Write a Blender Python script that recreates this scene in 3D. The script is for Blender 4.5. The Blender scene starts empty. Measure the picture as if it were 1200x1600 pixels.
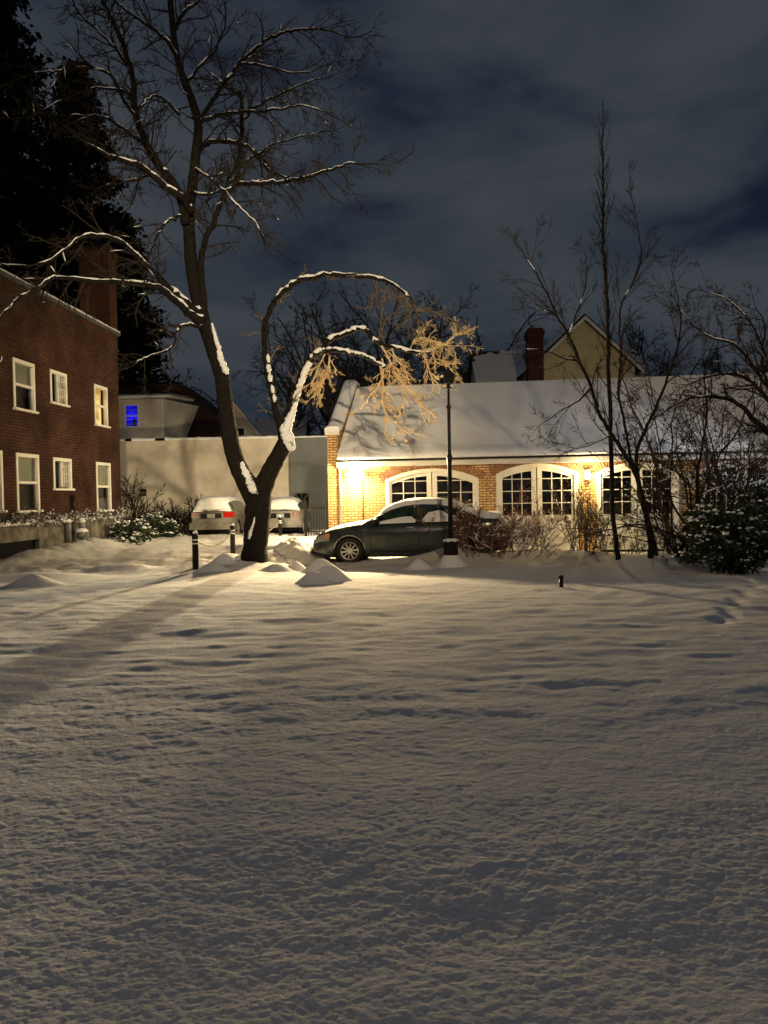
import bpy, math, random
import numpy as np
from mathutils import Vector, Matrix
R = math.radians
SC = bpy.context.scene
COL = SC.collection

# ------------------------------------------------------------------ camera
F = 1200.0
EYE = Vector((0, 0, 1.6)); PITCH = 0.0221; ROLL = 0.0175
fwd = Vector((0, math.cos(PITCH), -math.sin(PITCH)))
up0 = Vector((0, math.sin(PITCH), math.cos(PITCH))); rt0 = Vector((1, 0, 0))
rt = rt0*math.cos(ROLL) - up0*math.sin(ROLL)
up = up0*math.cos(ROLL) + rt0*math.sin(ROLL)
cd = bpy.data.cameras.new('camera'); cam = bpy.data.objects.new('camera', cd); COL.objects.link(cam)
m = Matrix((rt, up, -fwd)).transposed().to_4x4(); m.translation = EYE
cam.matrix_world = m
cd.sensor_fit = 'VERTICAL'; cd.sensor_height = 36; cd.sensor_width = 27; cd.lens = F/1600*36
cd.clip_start = .05; cd.clip_end = 2000
SC.camera = cam
SC.view_settings.view_transform = 'Standard'; SC.view_settings.look = 'None'
SC.view_settings.exposure = -0.17; SC.view_settings.gamma = 1.0

# ------------------------------------------------------------------ world: night cloud lit faintly by the town
wd = bpy.data.worlds.new('World'); SC.world = wd; wd.use_nodes = True
nt = wd.node_tree; N = nt.nodes; Lk = nt.links; N.clear()
wo = N.new('ShaderNodeOutputWorld'); bg = N.new('ShaderNodeBackground'); Lk.new(bg.outputs[0], wo.inputs[0])
tc = N.new('ShaderNodeTexCoord')
mp = N.new('ShaderNodeMapping'); mp.inputs['Scale'].default_value = (1.6, 1.6, 4.2); mp.inputs['Rotation'].default_value = (0, R(16), R(20)); mp.inputs['Location'].default_value = (4.1, 0.2, 1.3)
Lk.new(tc.outputs['Generated'], mp.inputs[0])
nz = N.new('ShaderNodeTexNoise'); nz.inputs['Scale'].default_value = 2.1; nz.inputs['Detail'].default_value = 5; nz.inputs['Roughness'].default_value = .5; nz.inputs['Distortion'].default_value = .3
Lk.new(mp.outputs[0], nz.inputs['Vector'])
rp = N.new('ShaderNodeValToRGB'); e = rp.color_ramp.elements
e[0].position = .365; e[0].color = (.0070, .0105, .023, 1)
e[1].position = .62; e[1].color = (.040, .047, .056, 1)
q = rp.color_ramp.elements.new(.45); q.color = (.0215, .028, .039, 1)
Lk.new(nz.outputs['Fac'], rp.inputs[0])
Lk.new(rp.outputs[0], bg.inputs[0]); bg.inputs[1].default_value = 1.25

# ------------------------------------------------------------------ lamps' helper (each used where its lamp is built; the assumed street lamp, added spot and added fill behind the camera have no lamp built)
def light(name, kind, loc, power, col, size=.08, target=None, cone=None, blend=.6, parent=None):
    d = bpy.data.lights.new(name, kind); d.energy = power; d.color = col; d.shadow_soft_size = size
    if cone: d.spot_size = R(cone); d.spot_blend = blend
    o = bpy.data.objects.new(name, d); COL.objects.link(o); o.location = loc
    if target is not None:
        v = Vector(target) - Vector(loc); o.rotation_euler = v.to_track_quat('-Z', 'Y').to_euler()
    return o
WARM = (1.0, .72, .38)
STREET = (5.2, -15.0, 12.2)
P_STREET = 14500; P_PARK = 88000; P_SIDE = 2700; P_FILL = 720; P_FLOOD = 3500; P_GLOW = 450; P_BACK = 37000; P_LAN = 190; P_RIGHT = 1100
sl = light('assumed_street_light', 'SPOT', STREET, P_STREET, (1.0, .75, .45), .8, target=(-.5, 27, 5.0), cone=33, blend=.9); sl.scale = (1.75, 1, 1)  # assumed street lamp behind the camera, placed from the branch shadows
pk_ = light('added_parking_spot', 'SPOT', (9.9, -35, 16.5), P_PARK, (1.0, .80, .50), .45, target=(-7.2, 35, 1.9), cone=10.5, blend=.6); pk_.scale = (1.35, 1, 1)  # added spot that brightens the cream wall and parked cars; no lamp there
light('warm_fill', 'POINT', (-3, -13, 6.5), P_FILL, (1.0, .76, .52), .5)  # added warm fill for the lawn from behind the camera; no porch lamp there
sun = bpy.data.lights.new('moon', 'SUN'); sun.energy = .012; sun.angle = R(15); sun.color = (.75, .85, 1)
so = bpy.data.objects.new('moon', sun); COL.objects.link(so); so.rotation_euler = (R(35), R(20), 0)

# ------------------------------------------------------------------ helpers
def ray(px, py):
    return fwd + rt*((px-600)/F) + up*((800-py)/F)
def at(px, py, Y):
    r = ray(px, py); return EYE + r*(Y/r.y)
def gnd(px, py, z=0.0):
    r = ray(px, py); return EYE + r*((z-1.6)/r.z)
def smooth_noise(seed):
    rng = np.random.RandomState(seed); T = rng.rand(256, 256)
    def f(x, y):
        xi = np.floor(x).astype(int); yi = np.floor(y).astype(int)
        fx = x-xi; fy = y-yi; fx = fx*fx*(3-2*fx); fy = fy*fy*(3-2*fy)
        a = T[xi % 256, yi % 256]; b = T[(xi+1) % 256, yi % 256]; c = T[xi % 256, (yi+1) % 256]; d = T[(xi+1) % 256, (yi+1) % 256]
        return (a*(1-fx)+b*fx)*(1-fy) + (c*(1-fx)+d*fx)*fy - .5
    return f
NZ = [smooth_noise(i) for i in range(8)]

class MB:
    def __init__(s): s.v = []; s.f = []
    def add(s, vs, fs):
        n = len(s.v); s.v += [tuple(v) for v in vs]; s.f += [tuple(i+n for i in f) for f in fs]; return s
    def box(s, x0, x1, y0, y1, z0, z1):
        return s.add([(x0,y0,z0),(x1,y0,z0),(x1,y1,z0),(x0,y1,z0),(x0,y0,z1),(x1,y0,z1),(x1,y1,z1),(x0,y1,z1)],
                     [(0,3,2,1),(4,5,6,7),(0,1,5,4),(1,2,6,5),(2,3,7,6),(3,0,4,7)])
    def bar(s, a, b, w, h):
        a = Vector(a); b = Vector(b); t = (b-a).normalized(); ref = Vector((0,0,1)) if abs(t.z) < .9 else Vector((0,1,0))
        u = t.cross(ref).normalized()*w/2; v = u.cross(t).normalized()*h/2
        return s.add([a-u-v,a+u-v,a+u+v,a-u+v,b-u-v,b+u-v,b+u+v,b-u+v],[(0,1,2,3),(7,6,5,4),(0,4,5,1),(1,5,6,2),(2,6,7,3),(3,7,4,0)])
    def quad(s, a, b, c, d): return s.add([a,b,c,d], [(0,1,2,3)])
    def poly(s, pts): return s.add(pts, [tuple(range(len(pts)))])
    def prism(s, pts, off):      # closed prism: polygon pts swept by off
        n = len(pts); o = Vector(off)
        return s.add([Vector(p) for p in pts]+[Vector(p)+o for p in pts],
                     [tuple(range(n))[::-1], tuple(range(n, 2*n))]+[(i,(i+1)%n,n+(i+1)%n,n+i) for i in range(n)])
    def tube(s, pts, rs, n=6, cap=True, squash=None):
        k0 = len(s.v); P = [Vector(p) for p in pts]; m_ = len(P)
        ref = None
        for i in range(m_):
            t = P[min(i+1, m_-1)]-P[max(i-1, 0)]
            if t.length < 1e-9: t = Vector((0,0,1))
            t.normalize()
            if ref is None:
                ref = Vector((0,0,1)) if abs(t.z) < .95 else Vector((1,0,0))
                u = t.cross(ref)
            else: u = u - t*u.dot(t)
            if u.length < 1e-6: u = t.orthogonal()
            u.normalize(); v = u.cross(t)
            r = rs[i]
            for k in range(n):
                a = 2*math.pi*k/n
                w = u*(math.cos(a)*r)+v*(math.sin(a)*r)
                if squash: w.z *= squash
                s.v.append((P[i].x+w.x, P[i].y+w.y, P[i].z+w.z))
        for i in range(m_-1):
            for k in range(n):
                a = k0+i*n+k; b = k0+i*n+(k+1) % n
                s.f.append((a, a+n, b+n, b))
        if cap:
            s.f.append(tuple(k0+k for k in range(n))); s.f.append(tuple(k0+(m_-1)*n+k for k in range(n))[::-1])
        return s
    def lathe(s, prof, n=20, c=(0,0,0), axis='z', close=True):
        k0 = len(s.v); c = Vector(c)
        for r, z in prof:
            for k in range(n):
                a = 2*math.pi*k/n
                p = (math.cos(a)*r, math.sin(a)*r, z) if axis == 'z' else (math.cos(a)*r, z, math.sin(a)*r)
                s.v.append(tuple(c+Vector(p)))
        for i in range(len(prof)-1):
            for k in range(n):
                a = k0+i*n+k; b = k0+i*n+(k+1) % n; s.f.append((a, b, b+n, a+n))
        if close:
            s.f.append(tuple(k0+k for k in range(n))[::-1]); s.f.append(tuple(k0+(len(prof)-1)*n+k for k in range(n)))
        return s
    def grid(s, G):
        k0 = len(s.v); a = len(G); b = len(G[0])
        for row in G: s.v += [tuple(p) for p in row]
        for i in range(a-1):
            for j in range(b-1):
                p = k0+i*b+j; s.f.append((p, p+1, p+b+1, p+b))
        return s
    def build(s, name, mat, parent=None, smooth=False):
        me = bpy.data.meshes.new(name); me.from_pydata(s.v, [], s.f); me.update()
        if smooth: me.polygons.foreach_set('use_smooth', [True]*len(me.polygons))
        if mat: me.materials.append(mat)
        o = bpy.data.objects.new(name, me); COL.objects.link(o)
        if parent: o.parent = parent
        return o
def tag(o, label=None, cat=None, group=None, kind=None):
    if label: o['label'] = label
    if cat: o['category'] = cat
    if group: o['group'] = group
    if kind: o['kind'] = kind
    return o
def empty(name, loc=(0,0,0), rz=0):
    o = bpy.data.objects.new(name, None); COL.objects.link(o); o.location = loc; o.rotation_euler = (0,0,rz); return o
def copy_tree(o, parent=None):
    c = o.copy(); COL.objects.link(c); c.parent = parent
    for ch in list(o.children): copy_tree(ch, c)
    return c

# ------------------------------------------------------------------ materials
def nodes(name):
    m_ = bpy.data.materials.new(name); m_.use_nodes = True
    return m_, m_.node_tree, m_.node_tree.nodes['Principled BSDF']
def mat(name, col, rough=.7, metal=0, noise=None, bump=None, col2=None, spec=.15, coord='Object'):
    m_, t, b = nodes(name)
    b.inputs['Base Color'].default_value = (*col, 1); b.inputs['Roughness'].default_value = rough; b.inputs['Metallic'].default_value = metal
    b.inputs['Specular IOR Level'].default_value = spec
    c = t.nodes.new('ShaderNodeTexCoord')
    if noise:
        n = t.nodes.new('ShaderNodeTexNoise'); n.inputs['Scale'].default_value = noise; n.inputs['Detail'].default_value = 6; n.inputs['Roughness'].default_value = .6
        t.links.new(c.outputs[coord], n.inputs['Vector'])
        r = t.nodes.new('ShaderNodeValToRGB'); r.color_ramp.elements[0].position = .35; r.color_ramp.elements[1].position = .65
        r.color_ramp.elements[0].color = (*col, 1); r.color_ramp.elements[1].color = (*(col2 or [min(1, x*1.5) for x in col]), 1)
        t.links.new(n.outputs['Fac'], r.inputs[0]); t.links.new(r.outputs[0], b.inputs['Base Color'])
    if bump:
        sc, st, dist = bump
        n = t.nodes.new('ShaderNodeTexNoise'); n.inputs['Scale'].default_value = sc; n.inputs['Detail'].default_value = 5
        t.links.new(c.outputs[coord], n.inputs['Vector'])
        bm = t.nodes.new('ShaderNodeBump'); bm.inputs['Strength'].default_value = st; bm.inputs['Distance'].default_value = dist
        t.links.new(n.outputs['Fac'], bm.inputs['Height']); t.links.new(bm.outputs[0], b.inputs['Normal'])
    return m_
def brick_mat(name, c1, c2, mortar, bw=.215, rh=.075, ms=.012, stain=.35):
    m_, t, b = nodes(name); c = t.nodes.new('ShaderNodeTexCoord'); sp = t.nodes.new('ShaderNodeSeparateXYZ'); t.links.new(c.outputs['Object'], sp.inputs[0])
    ad = t.nodes.new('ShaderNodeMath'); t.links.new(sp.outputs[0], ad.inputs[0]); t.links.new(sp.outputs[1], ad.inputs[1])
    cb = t.nodes.new('ShaderNodeCombineXYZ'); t.links.new(ad.outputs[0], cb.inputs[0]); t.links.new(sp.outputs[2], cb.inputs[1])
    br = t.nodes.new('ShaderNodeTexBrick'); t.links.new(cb.outputs[0], br.inputs['Vector'])
    br.inputs['Color1'].default_value = (*c1, 1); br.inputs['Color2'].default_value = (*c2, 1); br.inputs['Mortar'].default_value = (*mortar, 1)
    br.inputs['Scale'].default_value = 1; br.inputs['Brick Width'].default_value = bw; br.inputs['Row Height'].default_value = rh
    br.inputs['Mortar Size'].default_value = ms; br.inputs['Mortar Smooth'].default_value = .2; br.inputs['Bias'].default_value = -.1
    n = t.nodes.new('ShaderNodeTexNoise'); n.inputs['Scale'].default_value = .8; n.inputs['Detail'].default_value = 7; t.links.new(c.outputs['Object'], n.inputs['Vector'])
    mr = t.nodes.new('ShaderNodeMapRange'); mr.inputs['From Min'].default_value = .3; mr.inputs['From Max'].default_value = .7
    mr.inputs['To Min'].default_value = 1-stain; mr.inputs['To Max'].default_value = 1+stain; t.links.new(n.outputs['Fac'], mr.inputs[0])
    mx = t.nodes.new('ShaderNodeMix'); mx.data_type = 'RGBA'; mx.blend_type = 'MULTIPLY'; mx.inputs[0].default_value = 1
    t.links.new(br.outputs['Color'], mx.inputs[6]); t.links.new(mr.outputs[0], mx.inputs[7]); t.links.new(mx.outputs[2], b.inputs['Base Color'])
    bm = t.nodes.new('ShaderNodeBump'); bm.inputs['Strength'].default_value = .7; bm.inputs['Distance'].default_value = .01; bm.invert = True; b.inputs['Specular IOR Level'].default_value = .06
    t.links.new(br.outputs['Fac'], bm.inputs['Height']); t.links.new(bm.outputs[0], b.inputs['Normal']); b.inputs['Roughness'].default_value = .85
    return m_
def emis(name, col, st, noise=None, col2=None):
    m_, t, b = nodes(name); t.nodes.remove(b); em = t.nodes.new('ShaderNodeEmission'); em.inputs[0].default_value = (*col, 1); em.inputs[1].default_value = st
    t.links.new(em.outputs[0], t.nodes['Material Output'].inputs[0])
    if noise:
        c = t.nodes.new('ShaderNodeTexCoord'); n = t.nodes.new('ShaderNodeTexNoise'); n.inputs['Scale'].default_value = noise; n.inputs['Detail'].default_value = 3
        r = t.nodes.new('ShaderNodeValToRGB'); r.color_ramp.elements[0].position = .4; r.color_ramp.elements[1].position = .62
        r.color_ramp.elements[0].color = (*col2, 1); r.color_ramp.elements[1].color = (*col, 1)
        t.links.new(c.outputs['Object'], n.inputs[0]); t.links.new(n.outputs['Fac'], r.inputs[0]); t.links.new(r.outputs[0], em.inputs[0])
    return m_
def glass_mat(name, refl=.12, tint=(1,1,1)):
    m_, t, b = nodes(name); t.nodes.remove(b)
    tr = t.nodes.new('ShaderNodeBsdfTransparent'); tr.inputs[0].default_value = (*tint, 1); gl = t.nodes.new('ShaderNodeBsdfGlossy'); gl.inputs['Roughness'].default_value = .03
    mx = t.nodes.new('ShaderNodeMixShader'); fr = t.nodes.new('ShaderNodeFresnel'); fr.inputs[0].default_value = 1.5
    ad = t.nodes.new('ShaderNodeMath'); ad.inputs[1].default_value = refl; t.links.new(fr.outputs[0], ad.inputs[0]); ad.use_clamp = True
    t.links.new(ad.outputs[0], mx.inputs[0]); t.links.new(tr.outputs[0], mx.inputs[1]); t.links.new(gl.outputs[0], mx.inputs[2]); t.links.new(mx.outputs[0], t.nodes['Material Output'].inputs[0])
    return m_
def snow_mat(name, col=(.80,.81,.82), s1=28, d1=.012, s2=110, d2=.004, st=.8):
    m_, t, b = nodes(name); b.inputs['Base Color'].default_value = (*col, 1); b.inputs['Roughness'].default_value = .85; b.inputs['Specular IOR Level'].default_value = .08
    c = t.nodes.new('ShaderNodeTexCoord'); prev = None
    for sc, ds in ((s1, d1), (s2, d2)):
        n = t.nodes.new('ShaderNodeTexNoise'); n.inputs['Scale'].default_value = sc; n.inputs['Detail'].default_value = 4; n.inputs['Roughness'].default_value = .6
        t.links.new(c.outputs['Object'], n.inputs[0]); bm = t.nodes.new('ShaderNodeBump'); bm.inputs['Strength'].default_value = st; bm.inputs['Distance'].default_value = ds
        t.links.new(n.outputs['Fac'], bm.inputs['Height'])
        if prev: t.links.new(prev.outputs[0], bm.inputs['Normal'])
        prev = bm
    t.links.new(prev.outputs[0], b.inputs['Normal'])
    return m_
M = {}
M['snow'] = snow_mat('snow'); M['snow_lawn'] = snow_mat('lawn_snow', (.78,.78,.78), 24, .011, 90, .003, .9)
M['snow_drive'] = snow_mat('trodden_snow', (.60,.585,.55), 9, .03, 50, .008, .8)
M['snow_smooth'] = snow_mat('soft_snow', (.80,.81,.82), 5, .02, 60, .003, .5)
M['bark'] = mat('bark', (.007,.006,.005), .95, noise=14, col2=(.017,.014,.011), bump=(22, .9, .03))
M['bark_light'] = mat('grey_bark', (.10,.08,.06), .9, noise=18, col2=(.16,.13,.10), bump=(30, .7, .015))
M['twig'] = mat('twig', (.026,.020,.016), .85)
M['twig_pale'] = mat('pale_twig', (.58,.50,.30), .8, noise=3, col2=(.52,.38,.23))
M['twig_red'] = mat('red_twig', (.15,.055,.04), .75, noise=4, col2=(.22,.12,.08))
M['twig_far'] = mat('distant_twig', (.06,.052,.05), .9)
M['brick_red'] = brick_mat('red_brick', (.078,.034,.022), (.042,.020,.014), (.028,.018,.014), rh=.085, ms=.017, stain=.5)
M['brick_tan'] = brick_mat('tan_brick', (.64,.43,.19), (.50,.30,.12), (.15,.09,.05), bw=.21, rh=.072, ms=.011)
M['brick_chim'] = brick_mat('chimney_brick', (.095,.033,.019), (.06,.021,.013), (.05,.035,.03))
M['white'] = mat('white_paint', (.72,.70,.64), .5, noise=3, col2=(.66,.63,.56))
M['cream'] = mat('cream_render', (.68,.62,.52), .85, noise=.7, col2=(.46,.41,.33), bump=(4, .5, .03))
M['grey_wall'] = mat('grey_render', (.17,.18,.185), .85, noise=.8, col2=(.13,.14,.15), bump=(4, .3, .02))
M['foundation'] = mat('stained_plaster', (.055,.048,.04), .9, noise=2.4, col2=(.20,.18,.155), bump=(7, .8, .03))
M['shingle'] = mat('dark_shingle', (.035,.02,.016), .9, noise=6, col2=(.055,.03,.024), bump=(18, .6, .02))
M['yellow_siding'] = mat('yellow_siding', (.66,.58,.33), .7, noise=2, col2=(.60,.52,.29))
M['dark_metal'] = mat('black_metal', (.014,.014,.014), .42, metal=.3, noise=20, col2=(.022,.02,.018))
M['grey_metal'] = mat('grey_metal', (.16,.16,.16), .5, metal=.5, noise=9, col2=(.11,.11,.11))
M['chain'] = mat('chain', (.25,.23,.2), .5, metal=.6)
M['dark'] = mat('dark_void', (.006,.006,.007), .9)
M['interior'] = mat('room_dark', (.02,.018,.015), .9, noise=2.5, col2=(.06,.05,.035))
M['blind'] = mat('blind', (.34,.34,.26), .9, noise=2, col2=(.26,.27,.22))
M['glass'] = glass_mat('window_glass', .05)
M['lit'] = emis('lit_room', (1.0,.70,.25), 1.5, 2.2, (.45,.26,.06))
M['blue_lit'] = emis('blue_lit_room', (.015,.012,.95), 1.0, 2.0, (.004,.004,.30))
M['bulb'] = emis('lamp_bulb', (1.0,.78,.40), 30)
M['bulb_w'] = emis('white_bulb', (.9,.95,1.0), 30)
M['needle'] = mat('needles', (.006,.009,.006), .9)
M['leaf'] = mat('evergreen_leaf', (.018,.030,.014), .38, noise=5, col2=(.035,.055,.022))
M['deadleaf'] = mat('dead_leaf', (.09,.045,.025), .8)

# ------------------------------------------------------------------ frames of the walls
class Frame:
    def __init__(s, ox, oy, rz, z=0):
        s.o = Vector((ox, oy, z)); s.rz = rz; s.x = Vector((math.cos(rz), math.sin(rz), 0)); s.y = Vector((-math.sin(rz), math.cos(rz), 0))
    def on(s, px, py, ly=0.0):
        r = ray(px, py); k = ((s.o + s.y*ly - EYE).dot(s.y))/r.dot(s.y); p = EYE + r*k - s.o
        return p.dot(s.x), p.z
    def w(s, lx, ly, lz): return s.o + s.x*lx + s.y*ly + Vector((0,0,lz))
GF = Frame(-1.55, 21.6, -R(7.5))
BF = Frame(-9.5, 27.8, R(87.1))
CF = Frame(-12.8, 37.5, -R(1.5))

# ------------------------------------------------------------------ ground
def bump_at(X, Y, pts):
    h = np.zeros_like(X)
    for (cx, cy, rx, ry, a, p) in pts:
        d = np.sqrt(((X-cx)/rx)**2+((Y-cy)/ry)**2); h += a*np.exp(-d**p)
    return h
tb = gnd(395, 886); lb = gnd(706, 878)
MOUNDS = [(tb.x-.05, tb.y-.1, .75, .7, .22, 1.4), (lb.x, lb.y, .55, .5, .34, 1.1)]
for px, py, r_, a in ((966,884,.35,.14),(1024,886,.55,.25),(1060,882,.8,.12),(1110,888,1.2,.16),(60,905,1.0,.12),(215,895,.8,.10),(120,890,1.4,.10),(310,888,.5,.12),(350,880,.9,.16),(600,880,1.4,.08),(800,876,2.5,.14),(900,874,2.5,.16),(730,868,1.3,.12)):
    p = gnd(px, py); MOUNDS.append((p.x, p.y, r_, .45, a, 1.8))
for k_ in range(9): MOUNDS.append((-9.25-.08*(k_%2), 19.5+k_*1.05, .75, .8, .26 if k_ % 3 else .17, 2))
DENTS = []
_rd = random.Random(3)
for i in range(9):
    t = i/8; p = gnd(1178-48*t+(7 if i % 2 else -7), 908+58*t); DENTS.append((p.x, p.y, .10, .17, -.05, 2.5))
for i in range(26):
    p = gnd(_rd.uniform(-100, 1300), _rd.uniform(960, 1500)); s_ = _rd.uniform(.15, .45); DENTS.append((p.x, p.y, s_, s_*.7, -_rd.uniform(.003, .008), 2))
def height(X, Y, fine=True):
    n = NZ
    near = np.clip((17.2-Y)/1.0, 0, 1)              # lawn side
    far = 1-near
    def rn(k, x, y, a):        # noise turned by a, to break up the lattice
        c, q = math.cos(a), math.sin(a); return n[k](x*c-y*q+17, x*q+y*c+31)
    h = .058*rn(0, X/3.4, Y/3.0, .4) + .022*rn(1, X/1.5, Y/1.2, 1.1)
    med = .020*rn(2, X/.85, Y/.50, .3) + .015*rn(3, X/.50, Y/.30, 2.9) + .011*rn(6, X/.25, Y/.19, .9)
    mid = np.clip((Y-4.0)/3.0, 0, 1)
    med = med*(.45+.75*mid) + .017*rn(5, X/.46, Y/.19, .10)*mid + .011*rn(7, X/.30, Y/.14, -.12)*mid + .008*rn(0, X/.15, Y/.10, .3)*mid
    h = h + med*np.clip((16.6-Y)/2.6, .25, 1)
    if fine:
        f1 = np.clip((9.5-Y)/4.0, 0, 1); f2 = np.clip((7.0-Y)/3.0, 0, 1)
        g = .0048*rn(4, X/.080, Y/.060, .7) + .0054*rn(5, X/.042, Y/.032, 1.9) + .0055*rn(7, X/.12, Y/.09, 2.6)
        g2 = .0042*rn(6, X/.022, Y/.018, 1.2) + .0034*rn(4, X/.013, Y/.011, .2)
        patch = np.clip(.85+.6*rn(3, X/1.1, Y/1.0, 1.4), .35, 1.1)
        h = h + g*f1*patch + g2*f2*patch
    # driveway ruts run across, slightly away to the right
    a = .22; U = X*math.cos(a)+Y*math.sin(a); V = -X*math.sin(a)+Y*math.cos(a)
    hd = .24*n[5](U/7.0, V/.75) + .16*n[6](U/2.2, V/.30) + .09*n[7](U/.4, V/.24) + .04*n[4](U/.15, V/.12)
    h = h*near + far*hd*np.clip(1.2-np.clip((X+1.2)/1.0, 0, 1), .25, 1)
    h = h - .03*far
    edge = np.exp(-((Y-17.0-.25*NZ[0](X/2, X*0))/.45)**2)*(.10+.12*n[2](X/.7, Y*0+3))*np.clip((-2.2-X)/2, 0, 1)
    return h + edge + bump_at(X, Y, MOUNDS) + (bump_at(X, Y, DENTS) if fine else 0)
def hz(x, y):
    return float(height(np.array([x], float), np.array([y], float), False)[0])
def ground_mesh(name, ys, half, ncol, mt, wide):
    u = np.linspace(-1, 1, ncol); u = np.concatenate([[-wide*3, -wide, -wide*.4], u, [wide*.4, wide, wide*3]])
    Y = np.repeat(ys[:, None], len(u), 1); H = half(ys)[:, None]
    X = np.where(np.abs(u)[None, :] <= 1, u[None, :]*H, np.sign(u)[None, :]*(H+np.abs(u)[None, :]*14))
    Z = height(X, Y)
    flat = np.clip((np.abs(X)-40)/30, 0, 1); Z = Z*(1-flat)*np.clip((70-Y)/20, 0, 1)
    nr, nc = X.shape; co = np.stack([X, Y, Z], -1).reshape(-1, 3)
    i = np.arange(nr-1)[:, None]*nc + np.arange(nc-1)[None, :]
    fa = np.stack([i, i+1, i+nc+1, i+nc], -1).reshape(-1, 4)
    me = bpy.data.meshes.new(name); me.vertices.add(len(co)); me.vertices.foreach_set('co', co.ravel())
    me.loops.add(fa.size); me.loops.foreach_set('vertex_index', fa.ravel().astype(np.int32))
    me.polygons.add(len(fa)); me.polygons.foreach_set('loop_start', np.arange(0, fa.size, 4, dtype=np.int32)); me.polygons.foreach_set('loop_total', np.full(len(fa), 4, np.int32))
    me.polygons.foreach_set('use_smooth', np.ones(len(fa), bool)); me.update(); me.materials.append(mt)
    o = bpy.data.objects.new(name, me); COL.objects.link(o); return o
inv = np.linspace(1/1.7, 1/17.2, 950); yl = 1/inv
yl = np.concatenate([np.linspace(-30, 1.6, 60), yl])
tag(ground_mesh('snowy_lawn', yl, lambda y: np.maximum(.70*np.abs(y)+.8, 2.2), 820, M['snow_lawn'], 6), kind='structure')
yd = np.concatenate([np.linspace(17.2, 40, 300), np.linspace(41, 90, 30), np.array([130, 250, 500.])])
tag(ground_mesh('snowy_driveway', yd, lambda y: .70*y+.8, 420, M['snow_drive'], 6), kind='structure')

# ------------------------------------------------------------------ wall & window helpers (local frames, facade plane y=0, inside is +y)
def wall_holes(mb, x0, x1, z0, z1, holes, t=.25, y=0.0):
    xs = sorted({x0, x1, *[h[0] for h in holes], *[h[1] for h in holes]}); zs = sorted({z0, z1, *[h[2] for h in holes], *[h[3] for h in holes]})
    xs = [x for x in xs if x0 <= x <= x1]; zs = [z for z in zs if z0 <= z <= z1]
    for a, b in zip(xs, xs[1:]):
        for c, d in zip(zs, zs[1:]):
            mx, mz = (a+b)/2, (c+d)/2
            if any(h[0] < mx < h[1] and h[2] < mz < h[3] for h in holes): continue
            mb.quad((a,y,c),(b,y,c),(b,y,d),(a,y,d))
    for h in holes:
        a, b, c, d = h
        mb.quad((a,y,c),(a,y,d),(a,y+t,d),(a,y+t,c)); mb.quad((b,y,c),(b,y+t,c),(b,y+t,d),(b,y,d))
        mb.quad((a,y,d),(b,y,d),(b,y+t,d),(a,y+t,d)); mb.quad((a,y,c),(a,y+t,c),(b,y+t,c),(b,y,c))
def window(root, x0, x1, z0, z1, style, back='interior', fw=.07, y=0.0):
    m_ = MB(); f = .02
    m_.box(x0-.02, x0+fw, y-f, y+.10, z0, z1); m_.box(x1-fw, x1+.02, y-f, y+.10, z0, z1)
    m_.box(x0-.02, x1+.02, y-f-.003, y+.10, z1-fw, z1+.03)
    if style in ('sash', 'sash_m'): m_.box(x0+fw, x1-fw, y+.01, y+.08, (z0+z1)/2-.035, (z0+z1)/2+.035)
    if style == 'slider':
        m_.box((x0+x1)/2-.03, (x0+x1)/2+.03, y+.01, y+.08, z0+.05, z1-fw)
        xa, xb = (x0+x1)/2+.03, x1-fw
        for k in (1, 2): xx = xa+(xb-xa)*k/3; m_.box(xx-.008, xx+.008, y+.03, y+.05, z0+.05, z1-fw)
        for k in (1, 2, 3): zz = z0+(z1-z0)*k/4; m_.box(xa, xb, y+.032, y+.048, zz-.008, zz+.008)
    w = m_.build('window', M['white'], root)
    MB().box(x0-.07, x1+.07, y-.09, y+.10, z0-.06, z0+.0).build('sill', M['white'], w)
    MB().quad((x0+.02,y+.055,z0+.01),(x1-.02,y+.055,z0+.01),(x1-.02,y+.055,z1-.02),(x0+.02,y+.055,z1-.02)).build('pane', M['glass'], w)
    MB().box(x0, x1, y+.22, y+.24, z0, z1).build('room', M[back], w)
    if back == 'interior' and style != 'slider':
        MB().box(x0+.03, x1-.03, y+.12, y+.13, (z0+z1)/2, z1-.03).build('blind', M['blind'], w)
    elif back == 'interior':
        MB().box((x0+x1)/2, x1-.03, y+.12, y+.13, z0+.03, z1-.03).build('blind', M['blind'], w)
    return w

# ------------------------------------------------------------------ red brick apartment building, left
BH = 7.62; BX0, BX1 = -17, 0
broot = tag(empty('brick_building', BF.o, BF.rz), 'two storey red brick apartment building with white framed windows and a snow lined flat roof', 'building')
specs = [(20,56,560,636,'sash','interior'),(78,106,578,627,'slider','interior'),(147,169,601,662,'sash','lit'),
         (25,59,709,798,'sash','interior'),(83,110,716,763,'slider','interior'),(150,171,723,797,'sash','interior'),(-45,2,701,799,'sash','interior')]
holes = []; wins = []
for (a, b, t, bt, st, bk) in specs:
    xa, zt = BF.on(a, t); _, zb = BF.on(a, bt); xb, _ = BF.on(b, 700)
    holes.append((xa, xb, zb, zt)); wins.append((xa, xb, zb, zt, st, bk))
for dx in (-9.5, -12.5, -15.2):
    holes.append((dx, dx+.9, 1.3, 3.0)); wins.append((dx, dx+.9, 1.3, 3.0, 'sash', 'interior')); holes.append((dx, dx+.9, 4.6, 6.2)); wins.append((dx, dx+.9, 4.6, 6.2, 'sash', 'interior'))
FZ = 1.0
mb = MB(); wall_holes(mb, BX0, BX1, FZ, BH-.12, holes)
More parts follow.
